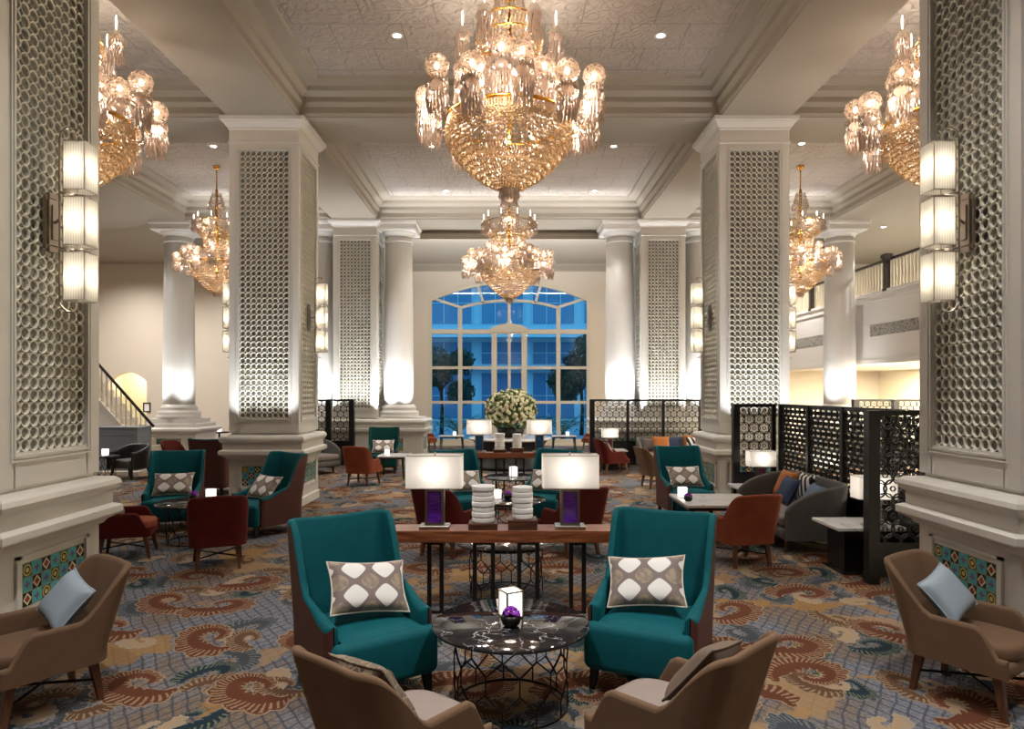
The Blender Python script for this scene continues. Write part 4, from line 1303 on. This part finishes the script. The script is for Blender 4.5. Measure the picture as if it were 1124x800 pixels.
def tree(x, y, label, seed):
    t = thing('tree', label, 'tree', (x, y, -.02), 0, 'trees outside the window')
    rnd = random.Random(seed); b = MB()
    for i in range(14):
        leafcloud(b, rnd, (rnd.uniform(-1.05, 1.05), rnd.uniform(-.8, .8), 1.75 + rnd.uniform(0, 2.3)), (.62, .62, .5), 300, .11)
    b.obj('foliage', M['leafd'], t, recalc=False)
    MB().tube([(0, 0, 0), (.04, 0, 1.2), (-.03, .02, 2.2), (.05, 0, 3.3)], [.10, .08, .07, .03], 8).tube([(-.02, 0, 1.9), (.5, .1, 3.0)], [.05, .02], 6).tube([(0, 0, 1.8), (-.5, -.1, 3.1)], [.05, .02], 6).obj('trunk', M['bark'], t)
tree(-3.0, 30.2, 'dark leafy tree outside the left half of the window', 3)
tree(3.2, 30.2, 'dark leafy tree outside the right half of the window', 8)
def palm(x, y, label, seed, s=1.0):
    t = thing('palm_plant', label, 'palm', (x, y, -.02), 0, 'low palms outside the window')
    rnd = random.Random(seed)
    MB().lathe([(.09, 0), (.11, .1), (.07, .35), (.05, .42)], 10).obj('trunk', M['bark'], t)
    b = MB()
    for i in range(13):
        a = 2 * pi * i / 13 + rnd.uniform(-.2, .2); L = s * rnd.uniform(1.1, 1.5); up = rnd.uniform(.5, 1.1)
        sp = [Vector((cos(a) * L * f * .8, sin(a) * L * f * .8, .38 + L * (up * f - .95 * up * f * f * f))) for f in [k / 9 for k in range(10)]]
        b.tube(sp, [.012 - .001 * k for k in range(10)], 4)
        for k in range(1, 10):
            d = (sp[k] - sp[k - 1]).normalized(); side = d.cross(Vector((0, 0, 1))).normalized()
            w = .32 * s * (1 - abs(k / 9 - .45))
            for sg in (-1, 1):
                tip = sp[k] + side * sg * w + d * w * .7 - Vector((0, 0, .05))
                b.add([sp[k], sp[k] + d * .035, tip, sp[k] - d * .02 + Vector((0, 0, .004))], [(0, 1, 2, 3)])
    b.obj('fronds', M['leafp'], t, recalc=False)
palm(-1.95, 26.0, 'low palm outside the window behind the left coffee table', 1, 1.25)
palm(2.05, 26.0, 'low palm outside the window behind the right coffee table', 2, 1.25)
palm(-.75, 29.2, 'smaller palm outside the window, left of the flowers', 5, .9)
palm(.85, 27.9, 'smaller palm outside the window, right of the flowers', 6, .9)

# ------------------------------------------------------------------ chairs
def face(dx, dy): return atan2(dx, -dy)
GW, GA = 'winged armchairs in the lounge', 'low tub armchairs in the lounge'
R_ = radians
protoW = wing_chair('teal velvet wing chair left of the nearest marble table, behind the brown armchair', M['teal'], GW)
protoW.location = (-.95, 4.42, 0); protoW.rotation_euler[2] = R_(36)
W = {'AL': protoW}
for k, x, y, th, lb in (
    ('AR', .95, 4.56, -26, 'teal velvet wing chair right of the nearest marble table'),
    ('CL', -.66, 9.75, 30, 'teal wing chair behind the left white lamp of the nearest console'),
    ('CR', .56, 9.85, -32, 'teal wing chair behind the right white lamp of the nearest console'),
    ('E1', -4.72, 9.6, 16, 'teal wing chair facing the room at the round table left of the middle left pillar'),
    ('E2', -3.32, 9.30, -36, 'teal wing chair standing against the plinth of the middle left pillar, turned to the left'),
    ('E5', -5.5, 12.9, 172, 'wing chair seen from its chestnut back, behind the left pair of teal chairs'),
    ('H1', 2.68, 10.45, 6, 'teal wing chair beside the plinth of the middle right pillar, at the white table')):
    W[k] = dup(protoW, (x, y, 0), R_(th), lb)
W['F3'] = wing_chair('dark green wing chair in front of the farthest left pillar', M['green'], GW)
W['F3'].location = (-3.0, 16.25, 0); W['F3'].rotation_euler[2] = R_(6)

protoB = tub_armchair('taupe armchair seen from behind, lower left of the nearest round table', M['brown'], M['brown_sheen'], GA)
protoB.location = (-.49, 3.10, 0); protoB.rotation_euler[2] = face(.63, .77)
A = {'BL': protoB}
A['BR'] = dup(protoB, (.77, 3.24, 0), face(-.7, .71), 'taupe armchair seen from behind, lower right of the nearest round table')
protoN = tub_armchair('brown velvet armchair with a pale blue cushion by the nearest left pillar', M['brown'], M['brown'], GA)
protoN.location = (-2.84, 4.15, 0); protoN.rotation_euler[2] = face(-.60, -.80)
A['L'] = protoN
A['R'] = dup(protoN, (2.89, 4.28, 0), face(.56, -.83), 'brown velvet armchair with a pale blue cushion by the nearest right pillar')
A['G'] = dup(protoN, (2.95, 13.6, 0), face(.9, .2), 'brown armchair half hidden behind the teal chair at the white table')
protoR = tub_armchair('rust armchair seen from behind on the near side of the white table', M['rust'], M['rust'], GA)
protoR.location = (2.58, 7.62, 0); protoR.rotation_euler[2] = face(-.22, .97)
A['H2'] = protoR
for k, x, y, d, lb in (
    ('F1', -3.0, 14.0, (.25, .97), 'rust armchair seen from behind near the farthest left pillar, at a white table'),
    ('WL', -2.75, 22.3, (.95, -.3), 'rust armchair at the left foot of the tall window'),
    ('WR', 2.75, 22.3, (-.95, -.3), 'rust armchair at the right foot of the tall window')):
    A[k] = dup(protoR, (x, y, 0), face(*d), lb)
protoD = tub_armchair('dark red armchair seen from behind in front of the left pair of teal chairs', M['wine'], M['rust'], GA)
protoD.location = (-3.2, 7.5, 0); protoD.rotation_euler[2] = face(-.40, .92)
A['E3'] = protoD
for k, x, y, d, lb in (
    ('E4', -4.45, 7.94, (.92, .30), 'dark red armchair beside the nearest left pillar, turned to the right'),
    ('BBL', -.72, 8.05, (.45, .89), 'dark red armchair behind the left end of the nearest console'),
    ('BBR', .74, 8.1, (-.45, .89), 'dark red armchair behind the right end of the nearest console'),
    ('G2', 2.42, 15.95, (.93, .2), 'dark red armchair beside the small lamp in front of the far screen'),
    ('FL', -7.25, 15.2, (.9, -.2), 'dark red armchair in front of the plinth of the lone left column')):
    A[k] = dup(protoD, (x, y, 0), face(*d), lb)
def black_tub(label, x, y, d):
    t = thing('tub_chair', label, 'armchair', (x, y, 0), face(*d), 'black leather tub chairs')
    def hf(f, x): return .60 + .14 * (1 - sstep(f, 0, .5))
    out, inn = shell(.32, .30, -.28, .30, hf, .22, .07, .1, .05, .3)
    out.obj('outer_shell', M['blackleather'], t); inn.obj('backrest', M['blackleather'], t)
    MB().rbox(-.28, .28, -.31, .26, .24, .42, .04, 3).obj('seat', M['grey'], t)
    for sx in (-1, 1):
        for sy in (-1, 1): taper_leg(sx * .24, sy * .22, .25, sx * .28, sy * .27, .022, .014).obj('leg', M['black'], t)
    return t
black_tub('black leather tub chair with a grey seat in front of the blue-grey panel', -8.35, 15.05, (-.25, -.97))
black_tub('black leather tub chair seen through the nearest pierced screen', 4.64, 7.75, (.3, -.95))

GC = 'hexagon print cushions on the wing chairs'
for k, lb, roll, rz in (
    ('AL', 'hexagon print cushion on the big teal chair left of the nearest table', 7, -4), ('AR', 'hexagon print cushion on the big teal chair right of the nearest table', -7, 4),
    ('CL', 'hexagon print cushion on the teal chair behind the left console lamp', 5, 0), ('CR', 'hexagon print cushion on the teal chair behind the right console lamp', -5, 0),
    ('E1', 'hexagon print cushion on the teal chair facing the room beside the middle left pillar', 0, 0), ('E2', 'hexagon print cushion on the teal chair turned left at the middle left pillar plinth', 0, 0),
    ('F3', 'hexagon print cushion on the dark green wing chair', 0, 0), ('H1', 'hexagon print cushion on the teal chair at the white table', 0, 0)):
    cushion('hex', lb, W[k], (0, -.13, .465), 38, rz, roll, GC)
cushion('blue', 'pale blue cushion on the brown armchair by the nearest left pillar', A['L'], (.0, .02, .44), 38, 6, 16)
cushion('blue', 'pale blue cushion on the brown armchair by the nearest right pillar', A['R'], (.0, .02, .44), 38, -6, -16)
cushion('brown', 'brown cushion leaning inside the bottom right taupe armchair', A['BR'], (-.01, .04, .44), 38, 0, -12)
cushion('pattern', 'thin brown patterned cushion leaning inside the bottom left taupe armchair', A['BL'], (0, .05, .44), 34, 0, 6)
cushion('greyc', 'taupe cushion on the dark red armchair beside the nearest left pillar', A['E4'], (0, .06, .44), 28)
cushion('greyc', 'taupe cushion on the dark red armchair in front of the far screen', A['G2'], (0, .06, .44), 28)

# ------------------------------------------------------------------ tables and what stands on them
protoT = round_table('round black marble table on a wire cage between the two nearest teal chairs', M['bmarble'])
protoT.location = (.01, 4.16, 0)
for x, y, lb in ((-.03, 6.46, 'round marble table on a wire cage half under the nearest console'), (.0, 8.92, 'round marble table between the dark red chairs behind the nearest console'),
                 (.06, 11.3, 'round marble table on a wire cage in front of the far console'), (-4.0, 8.72, 'round marble table among the dark red and teal chairs at the middle left pillar')):
    dup(protoT, (x, y, 0), 0, lb)
TT = .501
o = lantern('square frosted lantern on the nearest round marble table'); o.location = (.01, 4.26, TT); o.rotation_euler[2] = R_(28)
o2 = dup(o, (.07, 11.3, TT), R_(20), 'square frosted lantern on the round table in front of the far console')
fb = flower_bowl('black bowl of violet petals in front of the lantern on the nearest table'); fb.location = (.01, 4.08, TT)
dup(fb, (-.02, 8.88, TT), 0, 'violet flower bowl on the table behind the nearest console')
dup(fb, (-4.08, 8.84, TT), 0, 'violet flower bowl on the round table beside the middle left pillar')
ch = candle_holder('white glowing candle glass on the round table behind the nearest console'); ch.location = (-.16, 8.95, TT)
dup(ch, (-3.88, 8.88, TT), 0, 'white glowing candle glass on the round table beside the middle left pillar', scale=1.15)

c1 = console_table('long rosewood console with two purple glass lamps, nearest of the two'); c1.location = (-.06, 5.95, 0)
c2 = dup(c1, (-.02, 13.35, 0), 0, 'far rosewood console with two blue glass lamps')
CT = .719
pl = table_lamp('white lamp with a purple glass stem at the left end of the nearest console', M['purple'], 'white lamps on the nearest console')
pl.location = (px(477.5, 5.94), 5.94, CT)
LMP = [pl, dup(pl, (px(625.5, 5.94), 5.94, CT), 0, 'white lamp with a purple glass stem at the right end of the nearest console')]
bl = table_lamp('white lamp with a blue glass stem at the left end of the far console', M['blueglass'], 'white lamps on the far console'); bl.location = (px(526, 13.35), 13.35, CT)
LMP += [bl, dup(bl, (px(592, 13.35), 13.35, CT), 0, 'white lamp with a blue glass stem at the right end of the far console')]
for l in LMP: lamp_glow(l)
oa = ornament('taller white ribbed ornament on a wooden block, left on the nearest console', .315, .098, .055); oa.location = (px(530.5, 5.93), 5.93, CT)
ob = ornament('shorter white ribbed ornament on a thick wooden block, right on the nearest console', .275, .090, .085, tiers=6); ob.location = (px(573.5, 5.93), 5.93, CT)
dup(oa, (px(548.5, 13.35), 13.35, CT), 0, 'taller white ribbed ornament on the far console'); dup(ob, (px(567.5, 13.35), 13.35, CT), 0, 'shorter white ribbed ornament on the far console')

# white table by the right pillar
wt = side_table('white rectangular marble table between the rust armchair and a teal wing chair', .95, .95, .52); wt.location = (2.64, 8.78, 0)
dup(ch, (2.27, 8.95, .521), 0, 'white glowing candle glass on the white rectangular table', scale=1.1)
dup(fb, (2.26, 8.62, .521), 0, 'violet flower bowl on the white rectangular table', scale=.9)
# left far group
t = side_table('white rectangular table between the rust and the dark green chair', .62, .75, .50); t.location = (-2.58, 15.22, 0)
dup(ch, (-2.72, 15.2, .501), 0, 'white glowing candle glass on the white table by the dark green chair')
# window tables
wt1 = side_table('low white table with dark legs at the left foot of the window', .80, .6, .46); wt1.location = (px(496, 22.6), 22.6, 0)
wt2 = dup(wt1, (px(619, 22.6), 22.6, 0), 0, 'low white table with dark legs at the right foot of the window')
dup(ch, (px(499, 22.6), 22.6, .461), 0, 'white glowing candle glass on the left window table'); dup(ch, (px(623, 22.6), 22.6, .461), 0, 'white glowing candle glass on the right window table')
# tall stand behind the lone column and small table by the black chair
t = thing('pedestal_table', 'tall slim table with a candle behind the lone left column', 'table', (-8.75, 20.6, 0), 0)
MB().lathe([(.28, .66), (.29, .67), (.29, .69), (.28, .70)], 24).obj('table_top', M['black'], t); MB().lathe([(.18, 0), (.18, .02), (.03, .04), (.03, .66)], 16).obj('pedestal', M['black'], t)
dup(ch, (-8.75, 20.6, .701), 0, 'white glowing candle glass on the tall slim table', scale=1.2)
t = thing('pedestal_table', 'small round side table beside the black leather tub chair', 'table', (px(117, 14.6), 14.6, 0), 0)
MB().lathe([(.24, .50), (.25, .51), (.25, .53), (.24, .54)], 24).obj('table_top', M['black'], t); hex_cage(.17, .50, 8, 3).obj('wire_base', M['iron'], t)
dup(ch, (px(115.5, 14.6), 14.6, .541), 0, 'white glowing candle glass on the small round table by the black tub chair', scale=1.2)

# round flower table
t = thing('round_table', 'large round black table with a pale rim under the big flower arrangement', 'table', (.02, 17.2, 0), 0)
MB().lathe([(1.0, .70), (1.04, .71), (1.04, .755), (1.0, .76)], 64).obj('table_top', M['wmarble'], t)
MB().lathe([(.96, .0), (.96, .08), (.90, .12), (.86, .56), (.92, .66), (.98, .70)], 64).obj('drum_base', M['black'], t)
t = thing('flower_arrangement', 'big ball of cream and blush flowers in a black bowl on the round table', 'flowers', (.04, 17.2, .761), 0)
MB().lathe([(.20, 0), (.28, .03), (.34, .14), (.35, .22), (.32, .24), (.28, .22), (.02, .2)], 32).obj('vase', M['black'], t)
rnd = random.Random(11); b1, b2, b3 = MB(), MB(), MB()
for i in range(760):
    d = Vector((rnd.gauss(0, 1), rnd.gauss(0, 1), rnd.gauss(0, 1) + .25)).normalized()
    if d.z < -.55: continue
    p = Vector((d.x * .62, d.y * .62, .66 + d.z * .50)) * 1.0 + Vector((rnd.uniform(-.05, .05), rnd.uniform(-.05, .05), rnd.uniform(-.05, .05)))
    q = d.to_track_quat('Z', 'Y').to_matrix().to_4x4(); T = Matrix.Translation(p) @ q
    b = b1 if rnd.random() < .93 else b2
    if rnd.random() < .75:
        for k in range(5):
            a = 2 * pi * k / 5; b.sphere(.026, (.027 * cos(a), .027 * sin(a), 0), 5, 3, sz=.5, M=T)
        b.sphere(.018, (0, 0, .012), 5, 3, M=T)
leafcloud(b3, rnd, (0, 0, .68), (.66, .66, .54), 1500, .07)
b1.obj('cream_blossoms', M['petal'], t, recalc=False); b2.obj('blush_blossoms', M['petal2'], t, recalc=False); b3.obj('foliage', M['leafm'], t, recalc=False)

# ------------------------------------------------------------------ booths with pierced screens
def lampset(label, loc, rz=0, core='redglass', s=.82, first=[None], p=1.2):
    if first[0] is None:
        first[0] = table_lamp(label, M[core], 'white lamps in the booths', s); o = first[0]
        o.location = loc; o.rotation_euler[2] = rz
    else: o = dup(first[0], loc, rz, label)
    lamp_glow(o, s, p); return o
SY = 10.52
screen('black pierced screen across the far end of the right booth, beside the middle right pillar', (3.44, SY, 0), 0, [.50], .06, .10)
screen('long black pierced screen along the back of the right booth', (4.16, SY - .05, 0), R_(-90), [.90, .90, .90, .62], .07, .07)
screen('nearest black pierced screen with a thick post, beside the nearest right pillar', (3.545, 6.78, 0), 0, [.62], .08, .11, .35)
screen('black pierced screen of the farther booth below the balcony', (8.55, 17.0, 0), 0, [.85, .62, .95], .14, .14)
screen('wide black pierced screen in front of the farthest right pillar', (2.02, 17.15, 0), 0, [.80, .82, .86], .07, .12)
screen('short black pierced screen half hidden behind the middle left pillar', (-5.15, 17.15, 0), 0, [.42, .45], .13, .13)
sA = sofa('grey curved sofa with bright cushions along the right booth screen', 1.74, .84); sA.location = (3.62, 8.82, 0); sA.rotation_euler[2] = R_(-90)
sB = dup(sA, (3.95, 16.45, 0), R_(0), 'grey sofa in front of the far screen, behind the teal chair at the white table')
sC = dup(sA, (-4.75, 15.6, 0), R_(60), 'grey sofa end showing beside the middle left pillar')
cushion('orange', 'orange cushion at the far end of the right booth sofa', sA, (-.50, .07, .455), 24, 4)
cushion('stripe', 'black and white striped cushion at the back of the right booth sofa', sA, (-.06, .225, .455), 6, 0)
cushion('navy', 'navy cushion in the middle of the right booth sofa', sA, (-.10, -.07, .455), 26, -4)
cushion('denim', 'faded blue cushion at the near end of the right booth sofa', sA, (.38, .04, .455), 30, -8)
cushion('greyc', 'pale grey cushion at the left end of the far sofa', sB, (-.50, .10, .455), 18, 2)
cushion('orange', 'orange cushion on the far sofa near its left end', sB, (-.30, -.12, .455), 22, 2)
cushion('navy', 'navy cushion in the middle of the far sofa', sB, (-.01, .10, .455), 22)
cushion('orange', 'orange cushion at the right end of the far sofa', sB, (.50, .12, .455), 14)
cushion('stripe', 'striped cushion at the right end of the far sofa', sB, (.50, -.14, .455), 22, -4)
cushion('denim', 'faded blue cushion on the sofa beside the middle left pillar', sC, (.1, .10, .455), 26)
cushion('stripe', 'striped cushion on the sofa beside the middle left pillar', sC, (.55, .08, .455), 26)
t = side_table('white marble side table inside the right booth behind the thick screen post', .72, .62, .50, solid=True); t.location = (3.74, 7.32, 0)
lampset('white lamp on the side table behind the nearest screen', (3.80, 7.12, .501))
t2 = dup(t, (3.70, 10.14, 0), 0, 'white marble side table at the far end of the right booth')
lampset('white lamp at the far end of the right booth', (px(835, 10.2), 10.2, .501))
t3 = dup(t, (4.80, 10.0, 0), 0, 'white marble side table behind the long screen of the right booth')
lampset('white lamp shining through the long screen of the right booth', (4.66, 10.0, .501))
t4 = dup(t, (2.50, 16.72, 0), 0, 'white marble side table at the left end of the far screen', scale=.98)
lampset('white lamp at the left end of the far screen', (px(669.5, 16.74), 16.74, .491))

# ------------------------------------------------------------------ sconces and chandeliers
h = PW / 2
s0 = sconce('wall sconce of three pleated boxes on the nearest left pillar'); s0.location = (-PX + h - .01, 5.14, 3.17); s0.rotation_euler[2] = 0
SCN = [(s0, 1)]
for x, y, sg, lb in ((PX - h + .01, 5.14, -1, 'wall sconce of three pleated boxes on the nearest right pillar'), (-PX + h - .01, PY[1], 1, 'wall sconce on the inner side of the middle left pillar'),
                     (PX - h + .01, PY[1], -1, 'wall sconce on the inner side of the middle right pillar'), (-PX - h + .01, PY[1], -1, 'wall sconce on the outer side of the middle left pillar'),
                     (PX + h - .01, PY[1], 1, 'wall sconce on the outer side of the middle right pillar')):
    if sg > 0: o = dup(s0, (x, y, 3.17), 0, lb)
    elif len(SCN) == 1: s1 = o = sconce(lb, -1); o.location = (x, y, 3.17); o.rotation_euler[2] = pi
    else: o = dup(s1, (x, y, 3.17), pi, lb)
    SCN.append((o, sg))
for o, sg in SCN:
    for zz in (.41, 0, -.41):
        light('sconce_light', 'POINT', (o.location.x + sg * .235, o.location.y, 3.17 + zz), 3.1, (1, .92, .80), shadow_soft_size=.04)

bigsp = dict(s=1.0, top=6.62, R=.78, rim=5.25, bottom=4.44, g=.142, rows=20,
             bowl=[(1.0, 0), (1.0, .10), (.95, .28), (.80, .50), (.55, .76), (.30, .93), (.15, 1.0)],
             tiers=[('crystal_crown', .17, .21, 6.84, 6.46, 5), ('crystal_drum', .35, .37, 6.47, 6.22, 4), ('crystal_drum', .41, .36, 6.25, 5.95, 5), ('crystal_skirt', .44, .46, 5.93, 5.40, 7), ('crystal_skirt', .30, .32, 5.98, 5.35, 7)],
             arms=[(1.05, 5.56, 12, .27, True), (.62, 5.80, 7, .1, True)],
             bells=[(.58, 6.30, 6, 0.0)])
smsp = dict(s=.72, top=6.3, R=.66, rim=4.72, bottom=3.98, g=.105, rows=20,
            bowl=[(1.0, 0), (1.0, .08), (.93, .25), (.74, .50), (.48, .76), (.24, .94), (.10, 1.0)],
            tiers=[('crystal_crown', .13, .22, 6.25, 5.88, 5), ('crystal_crown', .15, .15, 5.88, 5.55, 6), ('crystal_drum', .55, .42, 5.62, 5.30, 6), ('crystal_drum', .34, .30, 5.30, 5.0, 5), ('crystal_skirt', .50, .55, 5.02, 4.72, 5)],
            arms=[(.93, 4.84, 16, .2, True), (.66, 4.98, 11, .0, True)],
            bells=[(.56, 5.58, 10, 0.0)])
sidesp = dict(smsp, s=.60, R=.54, g=.088, rim=4.72, bottom=4.10, top=6.35,
              tiers=[('crystal_crown', .10, .18, 6.26, 5.92, 5), ('crystal_crown', .12, .12, 5.92, 5.62, 6), ('crystal_drum', .46, .36, 5.62, 5.34, 6), ('crystal_drum', .28, .25, 5.34, 5.0, 5), ('crystal_skirt', .40, .45, 5.0, 4.72, 5)],
              arms=[(.78, 4.86, 14, .2, True), (.52, 5.0, 9, .0, True)], bells=[(.46, 5.58, 9, 0.0)])
CB = chandelier('huge crystal chandelier nearest the viewer over the centre of the room', ZC, bigsp); CB.location = (0, 8.46, ZC)
CBL = dup(CB, (-5.50, 8.46, ZC), R_(10), 'huge crystal chandelier half hidden by the nearest left pillar')
CBR = dup(CB, (5.50, 8.46, ZC), R_(-10), 'huge crystal chandelier half hidden by the nearest right pillar')
CS = chandelier('smaller crystal chandelier in front of the tall window', ZC, smsp); CS.location = (0, 15.05, ZC)
CSL = chandelier('smallest crystal chandelier in the left aisle beside the middle left pillar', ZC, sidesp); CSL.location = (-6.45, 15.05, ZC)
CSR = dup(CSL, (6.42, 15.05, ZC), .2, 'smallest crystal chandelier in the right aisle beside the middle right pillar')

# ------------------------------------------------------------------ lamps of the room and added fill lights
KB = .34
for o, sp, p in ((CB, bigsp, 1), (CBL, bigsp, 1), (CBR, bigsp, 1), (CS, smsp, .8), (CSL, sidesp, .55), (CSR, sidesp, .55)):
    x, y, _ = o.location; S = sp['s']
    light('chandelier_light', 'POINT', (x, y, sp['rim'] - .32 * S), 60 * p * KB, WARM, shadow_soft_size=.22 * S)
    light('chandelier_light', 'POINT', (x, y, sp['rim'] + .75 * S), 45 * p * KB, WARM, shadow_soft_size=.15 * S)
    ra, za = sp['arms'][0][:2]; rb, zb_ = sp['bells'][0][:2]
    for i in range(3):
        a = 2 * pi * (i + .25) / 3
        light('chandelier_light', 'POINT', (x + rb * 1.02 * cos(a), y + rb * 1.02 * sin(a), zb_ - .02), 14 * p * KB, WARM, shadow_soft_size=.06 * S)
    for i in range(6):
        a = 2 * pi * (i + .38) / 6
        light('chandelier_light', 'POINT', (x + ra * .98 * cos(a), y + ra * .98 * sin(a), za - .28 * S), 34 * p * KB, WARM, shadow_soft_size=.12 * S)
# wall washers: spots on the plinths pointing up the lattice and the columns
def uplight(x, y, z, tx, ty, tz, p, size=60, col=COOL):
    aim(light('uplight_and_fill', 'SPOT', (x, y, z), p, col, spot_size=radians(size), spot_blend=1.0, shadow_soft_size=0), (tx, ty, tz))
for sx in (-1, 1):
    for y, p in ((PY[1], 60), (PY[2], 75)):
        for dx in (-.36, 0, .36): uplight(sx * PX + dx, y - h - .34, 1.16, sx * PX + dx, y - h + .08, 4.2, p, 74)
    # inner face of the farthest pillar
    uplight(sx * (PX - h - .13), PY[2] - .25, 1.25, sx * (PX - h - .02), PY[2] - .2, 4.4, 70, 60)
    for cx in (2.98, 5.1, CXX):
        for ox, oy in (((-.72, -.70), (.72, -.70)) if cx == CXX else ((-.56, -.72), (.32, -.80)) if cx < 4 else ((.56, -.72), (-.32, -.80))):
            uplight(sx * (cx + ox), PY[2] + .05 + oy, 1.27, sx * (cx + ox * .4), PY[2] + .05 + oy * .4, 4.6, 80 if cx == CXX else 115, 104)
# cove lights lying on the moulding in front of the far cross beam and round the window bay
for x, y, w_, p in ((0, PY[2] - h - .62, 6.2, 15), (-6.5, PY[2] - h - .62, 3.2, 7), (6.5, PY[2] - h - .62, 3.2, 7)):
    o = light('cove_lamp', 'AREA', (x, y, ZS + .10), p, COOL, shape='RECTANGLE', size=w_, size_y=.04); o.rotation_euler = (radians(180 - 25), 0, 0)
for sx in (-1, 1): 
    o = light('cove_lamp', 'AREA', (sx * 1.6, PY[2] + h + .25, ZS - .30), 45, COOL, shape='RECTANGLE', size=2.6, size_y=.05); o.rotation_euler = (radians(180 - 30), 0, 0)
for x in (-3.3, -1.9, 1.9, 3.3): uplight(x, 19.6, 1.1, x * .6, 20.6, 6.4, 260, 95)  # extra spots added behind the columns to brighten the bay ceiling
# warm lamps below the balcony and in the arch passage
for y in (8, 12, 16, 20): light('balcony_lamp', 'AREA', (11.4, y, 2.58), 420, (1, .91, .72), shape='DISK', size=.5)
light('passage_lamp', 'POINT', (-13.4, YB + .9, 2.5), 22, (1, .88, .7), shadow_soft_size=.1)
for x, y in ((-12.5, 12), (-12.5, 19.5), (11.3, 12), (11.3, 20), (-9.5, 21.5), (8.5, 21.5), (-12.8, 22), (-11, 16), (11, 16)):  # fill spots without fixtures, added to brighten the side aisles and walls
    aim(light('downlight_and_fill', 'SPOT', (x, y, ZS - .03), 400, SOFT, spot_size=radians(150), spot_blend=.9, shadow_soft_size=.1), (x, y, 0))
for x, y in ((-3, 21.2), (3, 21.2), (0, 20.4)):  # fill spots without fixtures, added to brighten the window bay
    aim(light('downlight_and_fill', 'SPOT', (x, y, ZS - .03), 200, SOFT, spot_size=radians(150), spot_blend=.9, shadow_soft_size=.1), (x, y, 0))
# fill downlights added out of view to brighten the nearest seats
for x in (-1.57, 2.12):
    for y in (1.2, 3.2):
        downlight(x, y, ZC, 'added as unseen fill over the front seats, %s row, %s' % ('left' if x < 0 else 'right', 'first' if y < 2 else 'second'), 330)

w = bpy.data.worlds.new('dusk'); SC.world = w; w.use_nodes = True
bg = w.node_tree.nodes['Background']; bg.inputs[0].default_value = (.10, .42, .68, 1); bg.inputs[1].default_value = 1.4

# ------------------------------------------------------------------ camera and picture settings
cam = bpy.data.cameras.new('camera'); co = bpy.data.objects.new('camera', cam); COL.objects.link(co)
co.location = (0, 0, EYE); co.rotation_euler = (pi / 2, 0, 0)
cam.lens = 24; cam.sensor_width = 36; cam.sensor_fit = 'HORIZONTAL'
cam.shift_x = (562 - CX) / 1124; cam.shift_y = (HY - 400) / 1124; cam.clip_end = 200
SC.camera = co
SC.view_settings.view_transform = 'Standard'; SC.view_settings.look = 'None'; SC.view_settings.gamma = 1.0; SC.view_settings.use_curve_mapping = False
SC.view_settings.exposure = 0.97
cy = SC.cycles
cy.max_bounces = 7; cy.diffuse_bounces = 3; cy.glossy_bounces = 3; cy.transmission_bounces = 4; cy.transparent_max_bounces = 14
cy.sample_clamp_indirect = 6; cy.sample_clamp_direct = 0; cy.caustics_reflective = False; cy.caustics_refractive = False; cy.blur_glossy = .5
cy.use_denoising = True
